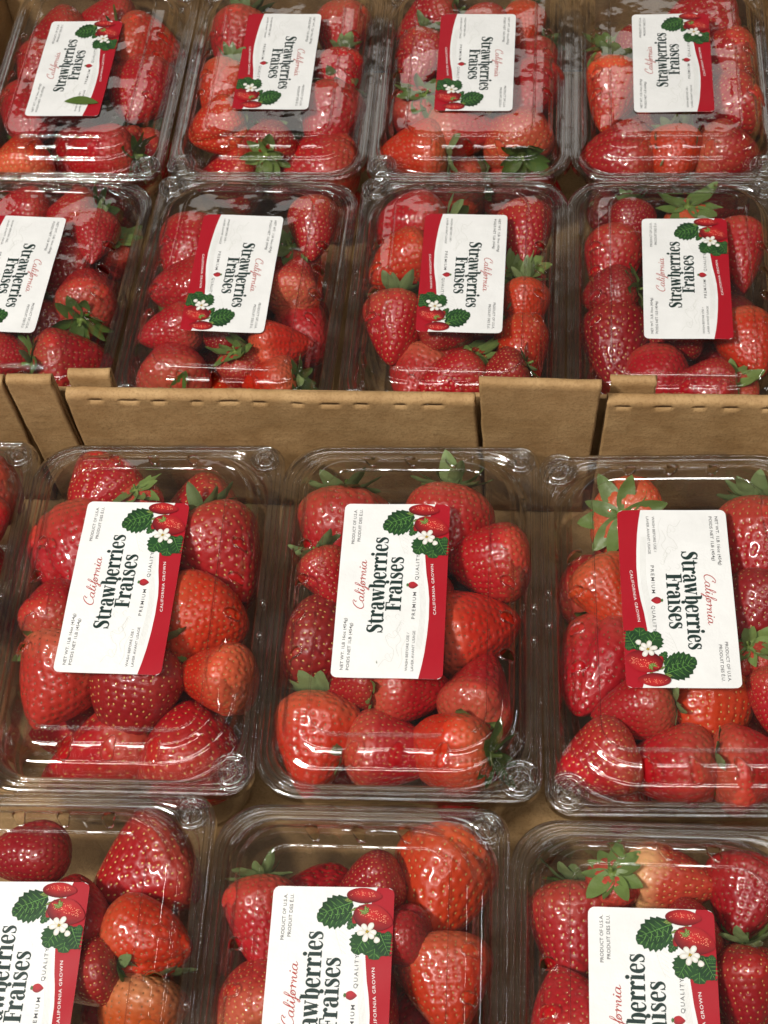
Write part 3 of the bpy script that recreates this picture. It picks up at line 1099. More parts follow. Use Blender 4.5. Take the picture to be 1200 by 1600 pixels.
def fruit_picture():
    p = Pen()
    p.mono = True
    tf = lambda u, v: (u, v)
    X = lambda b: b * LW
    Y = lambda a: (1 - a) * LH
    # broad leaf reaching over the white, then the one below the blossoms
    leaf_shape(X(.885), Y(.66), 100, 1.45, .98, p, tf, 7)
    leaf_shape(X(.93), Y(.66), 112, 1.45, .95, p, tf, 6, (0.010, 0.040, 0.012))
    leaf_shape(X(.865), Y(.70), 148, .62, .34, p, tf, 5)
    leaf_shape(X(.80), Y(.865), 178, 1.14, 1.05, p, tf, 7)
    leaf_shape(X(.80), Y(.80), 150, 1.05, .84, p, tf, 6, (0.015, 0.06, 0.016))
    leaf_shape(X(.79), Y(.90), 205, .95, .78, p, tf, 6, (0.010, 0.042, 0.013))
    leaf_shape(X(.785), Y(.93), 268, .32, .30, p, tf, 4)
    # small green sepals between the fruit
    for (b, a, g) in ((.905, .72, 110), (.888, .74, 150), (.900, .78, 70), (.875, .76, 190), (.915, .79, 40), (.882, .71, 130), (.94, .68, 100), (.955, .66, 120)):
        leaf_shape(X(b), Y(a), g, .36, .12, p, tf, 3, (0.10, 0.15, 0.03), (0.30, 0.36, 0.12))
    printed_berry(X(.858), Y(.700), 150, .50, .36, p, tf, 8)
    printed_berry(X(.960), Y(.755), 268, 1.45, .66, p, tf, 40)
    printed_berry(X(.860), Y(.835), 255, 1.66, 1.10, p, tf, 70)
    printed_berry(X(.897), Y(.735), 90, .34, .28, p, tf, 6)
    for (b, a, g) in ((.905, .795, 60), (.890, .80, 20), (.912, .77, 95), (.880, .785, 340)):
        leaf_shape(X(b), Y(a), g + 90, .34, .11, p, tf, 3, (0.12, 0.17, 0.03), (0.34, 0.40, 0.14))
    # blossoms: loose white petals round a yellow heart, and one bud
    def petal(cx, cy, ang, ln, wd):
        ca, sa = math.cos(ang), math.sin(ang)
        pts = []
        for i in range(14):
            t = 2 * math.pi * i / 14
            u, v = .5 * ln * (1 + math.cos(t)), .5 * wd * math.sin(t) * (1.15 + .25 * math.cos(t))
            pts.append((cx + u * ca - v * sa, cy + u * sa + v * ca))
        p.fan((cx + .6 * ln * ca, cy + .6 * ln * sa), pts, tf, (0.86, 0.85, 0.82), (0.60, 0.57, 0.50))
    hx, hy = X(.797), Y(.795)
    for k, ang in enumerate((100, 35, -30, -95, 165, 225)):
        petal(hx + .05 * math.cos(math.radians(ang)), hy + .05 * math.sin(math.radians(ang)), math.radians(ang), .33 if k % 2 else .38, .20)
    petal(X(.775), Y(.865), math.radians(200), .26, .22)
    for (du, dv) in ((0, 0), (.05, .03), (-.03, .05), (.02, -.05)):
        p.dot(hx + du, hy + dv, .03, tf, (0.50, 0.34, 0.04))
    return p.build('fruit_picture', 'ink_picture', 0.020)


def berry_icon():
    p = Pen()
    p.mono = True
    tf = lambda u, v: (u, v)
    cx, cy = .522 * LW, (1 - .69) * LH
    pts, cols = [], []
    for i in range(24):
        a = 2 * math.pi * i / 24
        u, v = math.sin(a), math.cos(a)
        w = (1 - .55 * max(0, -v) ** 1.3)
        pts.append((cx + .185 * u * w, cy + .235 * v))
        cols.append((0.30 + .1 * u, 0.012, 0.02))
    p.fan((cx, cy + .04), pts, tf, (0.42, 0.02, 0.03), cols)
    for a in (-50, -20, 10, 40):
        leaf_shape(cx, cy + .20, 90 + a, .12, .06, p, tf, 2, (0.05, 0.11, 0.03), (0.10, .2, .06))
    return p.build('berry_icon', 'ink_picture', 0.012)


def faint_drawing():
    """pale line drawing of a hillside behind the words"""
    p = Pen()
    tf = lambda u, v: (u * LW, (1 - v) * LH)
    rr = random.Random(5)
    for k in range(5):
        o = .012 * k
        p.stroke([(.14 + o, .80 + o * .4, .010), (.30, .800 + o, .012), (.48, .790 + o * .8, .012), (.66, .745 + o * .6, .010)], lambda u, v: (u * LW, (1 - v) * LH), per=8, cap=False) if False else None
    def line(pts, w):
        p.stroke([(u * LW, (1 - v) * LH, w) for u, v in pts], lambda a, b: (a, b), per=6, cap=False)
    for k in range(5):
        o = k * .011
        line([(.16, .790 - o), (.30, .812 - o), (.42, .812 - o), (.54, .785 - o), (.68, .760 - o)], .014)
    line([(.06, .42), (.10, .47), (.09, .53), (.15, .55), (.18, .50), (.23, .47), (.22, .55), (.27, .60)], .02)
    line([(.12, .60), (.17, .57), (.21, .61), (.26, .57), (.31, .60)], .018)
    line([(.05, .60), (.10, .63), (.16, .62), (.22, .66)], .014)
    line([(.70, .60), (.77, .55), (.84, .53), (.90, .57)], .014)
    for k in range(6):
        line([(.70 + .02 * k, .63), (.72 + .022 * k, .58 - .006 * k)], .012)
    for k in range(9):
        u, v = rr.uniform(.1, .34), rr.uniform(.46, .62)
        line([(u, v), (u + .015, v - .02), (u + .03, v), (u + .02, v + .02)], .014)
    return p.build('faint_drawing', 'ink_faint', 0.004)


LABEL_PARTS = [('faint_drawing', faint_drawing()), ('red_band', band_mesh()), ('headline_lettering', headline()), ('script_lettering', script_word()),
               ('band_lettering', band_text()), ('berry_icon', berry_icon()), ('fruit_picture', fruit_picture())] + fine_print()
PAPER = round_rect_label()

# ------------------------------------------------------------------ clamshells: centre x, y (cm), turn, flipped, label centre x, y (cm) and turn (None: no label in view)
BOX = {
    'K': (-24.9, -.5, 1.0, 0, (-25.0, -.2, 0.5), 'clamshell cut off by the left edge, left of the tilted-label clamshell below the wall', 'cut-off left clamshell below wall'),
    'L': (-12.2, -.5, 1.2, 0, (-12.59, -.22, -.3), 'clear clamshell of strawberries, left of the three fully labelled ones below the wall', 'left clamshell below wall'),
    'M': (.5, -.3, 1.2, 0, (0, 0, .6), 'clear clamshell of strawberries, middle of the three fully labelled ones below the wall', 'middle clamshell below wall'),
    'R': (13.22, -.5, 2.0, 1, (12.93, 0, 2.1), 'clear clamshell below the wall at right, label turned with red band left', 'right clamshell below wall'),
    'L2': (-13.25, -19.2, 1.5, 0, (-14.0, -19.1, 2.0), 'clear clamshell cut off at the bottom left corner of the picture', 'bottom left clamshell'),
    'N': (-.5, -19.3, 1.2, 0, (-1.32, -18.72, 1.4), 'clear clamshell cut off at the middle of the bottom edge', 'bottom middle clamshell'),
    'R2': (12.2, -19.5, .8, 0, (11.5, -19.0, .8), 'clear clamshell at the bottom right corner with pale whitish strawberry', 'bottom right clamshell'),
    'Z2': (-25.1, 25.75, -2.0, 1, (-25.65, 25.85, -2.0), 'clear clamshell just above the wall, cut off by the left edge', 'first clamshell above wall'),
    'A2': (-11.8, 25.8, -1.6, 1, (-11.94, 26.0, -1.5), 'clear clamshell just above the wall, second from left, red band left', 'second clamshell above wall'),
    'B2': (1.5, 25.8, -.5, 1, (1.86, 26.14, -.4), 'clear clamshell just above the wall, third from left, red band left', 'third clamshell above wall'),
    'D2': (14.6, 25.75, .2, 0, (14.93, 25.85, -.1), 'clear clamshell just above the wall at far right, red band right', 'fourth clamshell above wall'),
    'Z1': (-24.5, 44.5, -.8, 0, (-24.94, 43.86, -.9), 'clear clamshell at top left corner with a loose leaf on its label', 'first clamshell of top row'),
    'A1': (-11.25, 44.55, -.3, 1, (-11.22, 44.41, -.3), 'clear clamshell in the top row, second from left, bright glare on far edge', 'second clamshell of top row'),
    'B1': (1.75, 44.5, 0., 1, (1.94, 44.2, 0), 'clear clamshell in the top row, third from left, red band left', 'third clamshell of top row'),
    'D1': (14.7, 44.5, .2, 0, (14.62, 44.04, .1), 'clear clamshell at top right corner, label with red band right', 'fourth clamshell of top row'),
}
FRONT = {'K', 'L', 'M', 'R', 'L2', 'N', 'R2'}
GROUP_BOX = 'clear strawberry clamshells in the trays'


def floor_of(k):
    return FZ if k in FRONT else BZ


for key, (bx, by, rot, flip, lab, label, short) in BOX.items():
    z = floor_of(key)
    rz = math.radians(rot + (180 if flip else 0))
    root = thing('clamshell', label, 'clamshell box', GROUP_BOX, (bx * CM, by * CM, z), rz)
    wide = (1.0, 1.0, 1.0) if key in FRONT else (1.025, 1.0, 1.0)
    put('base', BASE, root, None, None, wide)
    lid = put('lid', LID, root, None, None, wide)
    for sy in (1, -1):
        b = put('snap_button', BUTTON, lid, ((BW / 2 - 1.0) * CM, sy * (BL / 2 - 1.0) * CM, (LID_Z - 1.415) * CM), (0, 0, rng.uniform(0, 6)),
                (1, 1, 1) if sy < 0 or flip else (0.8, 0.8, 0.9))
    for y in (0.2, -1.5):
        put('snap_nub', NUB, lid, ((BW / 2 - 0.36) * CM, y * CM, (LID_Z - 1.44) * CM))
    for sx in (-2.1, 1.6):
        for sy in (1, -1):
            put('edge_tab', TAB, lid, (sx * CM, sy * (BL / 2 - 0.15) * CM, (LID_Z - 1.56) * CM))
    if lab:
        c, s = math.cos(-rz), math.sin(-rz)
        dx, dy = lab[0] - bx, lab[1] - by
        lx, ly = dx * c - dy * s, dx * s + dy * c
        lr = math.radians(lab[2] - rot)
        lo = put('label', PAPER, root, (lx * CM, ly * CM, (LID_Z + 0.075) * CM), (0, 0, math.radians(90) + lr))
        lo['label'] = 'white paper label with red band, dark green words and strawberry picture'
        for nm, me in LABEL_PARTS:
            put(nm, me, lo)


# ------------------------------------------------------------------ strawberries
def berry_variant(seed, ts, a, b, lobes, groove, pinch):
    r = np.random.default_rng(seed)
    NT, NP = 104, 160
    D, Ln = 3.5, 4.0
    s = np.linspace(0, 1, NT)
    t = (1 - np.cos(np.pi * s)) / 2
    t = 0.55 * t + 0.45 * s
    prof = np.where(t < ts, np.sqrt(np.clip(1 - ((ts - t) / ts) ** 2, 0, 1)) ** 0.9, np.clip(1 - (np.clip((t - ts) / (1 - ts), 0, 1)) ** a, 0, 1) ** b)
    prof[0] = 0
    prof[-1] = 0
    ph = np.linspace(0, 2 * np.pi, NP, endpoint=False)
    T, PH = np.meshgrid(t, ph, indexing='ij')
    RR = np.repeat(prof[:, None], NP, 1)
    f = np.ones_like(RR)
    for (n, amp, p0) in lobes:
        f += amp * np.cos(n * PH + p0 + 0.8 * T)
    for (p0, w, dep) in groove:
        dd = (PH - p0 + np.pi) % (2 * np.pi) - np.pi
        f -= dep * np.exp(-(dd / w) ** 2) * np.clip(1.15 - T, 0, 1)
    for k in range(4):
        n = r.integers(1, 4)
        f += 0.02 * np.cos(n * PH + r.uniform(0, 6)) * np.cos(np.pi * T * r.integers(1, 4) + r.uniform(0, 6))
    rad = RR * f * 0.5
    Z = 0.5 - T - 0.05 * np.exp(-(rad / 0.10) ** 2) * (T < 0.3)
    bend = pinch * (T - 0.4) ** 2
    X = rad * np.cos(PH) + bend
    Y = rad * np.sin(PH)
    P = np.stack([X * D, Y * D, Z * Ln], -1)             # cm

    # phyllotaxis rows of seeds at even spacing over the skin
    mean = np.stack([np.sqrt((P[..., 0] - bend * D) ** 2 + P[..., 1] ** 2).mean(1), P[:, 0, 2]], -1)
    arc = np.concatenate([[0], np.cumsum(np.hypot(*np.diff(mean, axis=0).T))])
    seeds = []
    row = 0
    q = 0.50
    while q < arc[-1] - 0.12:
        ti = np.interp(q, arc, np.arange(NT))
        rr = np.interp(q, arc, mean[:, 0])
        n = max(1, int(round(2 * np.pi * rr / 0.355)))
        off = r.uniform(0, 0.3) + (row % 2) * 0.5
        for k in range(n):
            pj = ((k + off + r.uniform(-.24, .24)) / n * NP) % NP
            tj = min(max(ti + r.uniform(-1.5, 1.5), 1), NT - 2)
            seeds.append((tj, pj))
        q += 0.285
        row += 1
    # normals of the smooth skin
    dT = np.gradient(P, axis=0)
    dP = (np.roll(P, -1, 1) - np.roll(P, 1, 1)) / 2
    Nn = np.cross(dP, dT)
    Nn /= np.linalg.norm(Nn, axis=-1, keepdims=True) + 1e-9
    ctr = P - np.array([0, 0, 0])
    if (Nn * ctr).sum() < 0:
        Nn = -Nn
    Nn[0] = (0, 0, 1)
    Nn[-1] = (0, 0, -1)
    SP, SN, ST = [], [], []
    for (tj, pj) in seeds:
        i0, j0 = int(tj), int(pj) % NP
        fi, fj = tj - i0, pj - int(pj)
        j1 = (j0 + 1) % NP
        g = lambda A: (A[i0, j0] * (1 - fj) + A[i0, j1] * fj) * (1 - fi) + (A[i0 + 1, j0] * (1 - fj) + A[i0 + 1, j1] * fj) * fi
        SP.append(g(P))
        n = g(Nn)
        SN.append(n / (np.linalg.norm(n) + 1e-9))
        d = P[min(i0 + 1, NT - 1), j0] - P[max(i0 - 1, 0), j0]
        ST.append(d / (np.linalg.norm(d) + 1e-9))
    SP, SN, ST = map(np.array, (SP, SN, ST))
    flat = P.reshape(-1, 3)
    disp = np.zeros(len(flat))
    sig = 0.060
    for i in range(0, len(flat), 2000):
        d2 = ((flat[i:i + 2000, None, :] - SP[None]) ** 2).sum(-1)
        disp[i:i + 2000] = -(0.047 * np.exp(-d2 / (2 * sig * sig))).sum(1) + 0.006 * np.exp(-((np.sqrt(d2.min(1)) - 0.17) / 0.06) ** 2)
    Pd = flat + Nn.reshape(-1, 3) * disp[:, None]
    V = Pd / np.array([D, D, Ln])
    # weld poles
    faces = []
    for i in range(NT - 1):
        for j in range(NP):
            k = (j + 1) % NP
            if i == 0:
                faces.append((0, (i + 1) * NP + j, (i + 1) * NP + k))
            elif i == NT - 2:
                faces.append((i * NP + j, (NT - 1) * NP, i * NP + k))
            else:
                faces.append((i * NP + j, (i + 1) * NP + j, (i + 1) * NP + k, i * NP + k))
    used = sorted({v for f_ in faces for v in f_})
    remap = {v: i for i, v in enumerate(used)}
    V = V[used]
    V[0] = V[1:NP + 1].mean(0)
    faces = [tuple(remap[v] for v in f_) for f_ in faces]
    me = mesh('strawberry_flesh', V, faces, 'strawberry_flesh')
    # achenes: small flattened teardrops sunk in the pits
    SV, SF = [], []
    for p, n, tt in zip(SP, SN, ST):
        bt = np.cross(n, tt)
        c = p - n * 0.036
        b = len(SV)
        for (u, v, w) in ((.058, 0, 0), (.016, .034, 0), (-.042, .020, 0), (-.042, -.020, 0), (.016, -.034, 0), (0, 0, .028)):
            SV.append((c + tt * u + bt * v + n * w) / np.array([D, D, Ln]))
        for k in range(5):
            SF.append((b + k, b + (k + 1) % 5, b + 5))
    sm = mesh('seeds', SV, SF, 'strawberry_seed')
    top = float(0.5 - 0.03)
    return me, sm, top


VAR = [
    berry_variant(1, .28, 1.45, .72, [(2, .03, .4)], [(2.5, .22, .10)], .12),
    berry_variant(2, .31, 1.75, .68, [(3, .04, 1.0)], [], -.06),
    berry_variant(3, .26, 1.25, .76, [(2, .07, 2.0)], [(1.2, .30, .12)], .08),
    berry_variant(4, .34, 2.1, .64, [(2, .09, .3), (5, .015, 1)], [(0.6, .2, .13)], .0),
    berry_variant(5, .28, 1.6, .66, [(2, .10, 1.2)], [(1.0, .20, .20), (4.1, .22, .17)], .05),
    berry_variant(6, .28, 1.35, .66, [(4, .03, .2)], [(3.0, .3, .08)], .16),
    berry_variant(7, .30, 1.55, .80, [(3, .05, 2.2)], [], -.14),
    berry_variant(8, .25, 1.30, .82, [(2, .05, .9)], [(5.0, .25, .10)], .10),
    berry_variant(9, .32, 1.9, .70, [(2, .12, 2.6)], [(0.2, .18, .16)], -.04),
]


def sepal_mesh(seed):
    r = random.Random(seed)
    V, Fc = [], []
    nl, nw = 12, 5
    ln = 1.0
    curl = r.uniform(0.0, 1.0)
    tw = r.uniform(-.35, .35)
    for i in range(nl + 1):
        u = i / nl
        w = 0.225 * math.sin(math.pi * min(1, .14 + .86 * u)) ** 0.7 * (1 - .12 * u) + 0.008
        if i == nl:
            w = 0.004
        for j in range(nw):
            v = (j / (nw - 1) - .5) * 2
            x = u * ln
            z = curl * u * u * 0.55 - 0.10 * u + 0.10 * abs(v) * w / .2 * .6 + 0.012 * math.sin(u * 14 + v * 2 + seed)
            y = v * w
            ca, sa = math.cos(tw * u), math.sin(tw * u)
            V.append((x * CM, (y * ca - z * sa * .3) * CM, (z + y * sa) * CM))
    for i in range(nl):
        for j in range(nw - 1):
            a = i * nw + j
            Fc.append((a, a + nw, a + nw + 1, a + 1))
    return mesh('sepal', V, Fc, 'sepal_green')


SEPALS = [sepal_mesh(i) for i in range(7)]


def calyx_core():
    pr = [(0.34, -0.03), (0.30, 0.05), (0.20, 0.09), (0.12, 0.11), (0.085, 0.16), (0.075, 0.30), (0.078, 0.46), (0.06, 0.50), (0.0, 0.47)]
    V, Fc = [], []
    seg = 12
    for i, (r, z) in enumerate(pr[:-1]):
        for j in range(seg):
            a = 2 * math.pi * j / seg
            V.append((r * CM * math.cos(a) + (0.06 * CM * z if z > .1 else 0), r * CM * math.sin(a), z * CM))
    for i in range(len(pr) - 2):
        for j in range(seg):
            Fc.append((i * seg + j, i * seg + (j + 1) % seg, (i + 1) * seg + (j + 1) % seg, (i + 1) * seg + j))
    Fc.append(tuple((len(pr) - 2) * seg + j for j in range(seg)))
    return mesh('calyx', V, Fc, 'sepal_green')


CORE = calyx_core()

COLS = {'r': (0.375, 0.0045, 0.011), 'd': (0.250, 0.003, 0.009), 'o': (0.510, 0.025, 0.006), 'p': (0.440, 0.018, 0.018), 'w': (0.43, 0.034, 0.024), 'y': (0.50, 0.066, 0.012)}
CNAME = {'r': 'red', 'd': 'dark red', 'o': 'orange-red', 'p': 'pinkish red', 'w': 'whitish-shouldered', 'y': 'yellowish orange'}
PALE = {'r': .16, 'd': .05, 'o': .24, 'p': .36, 'w': 1.6, 'y': .8}

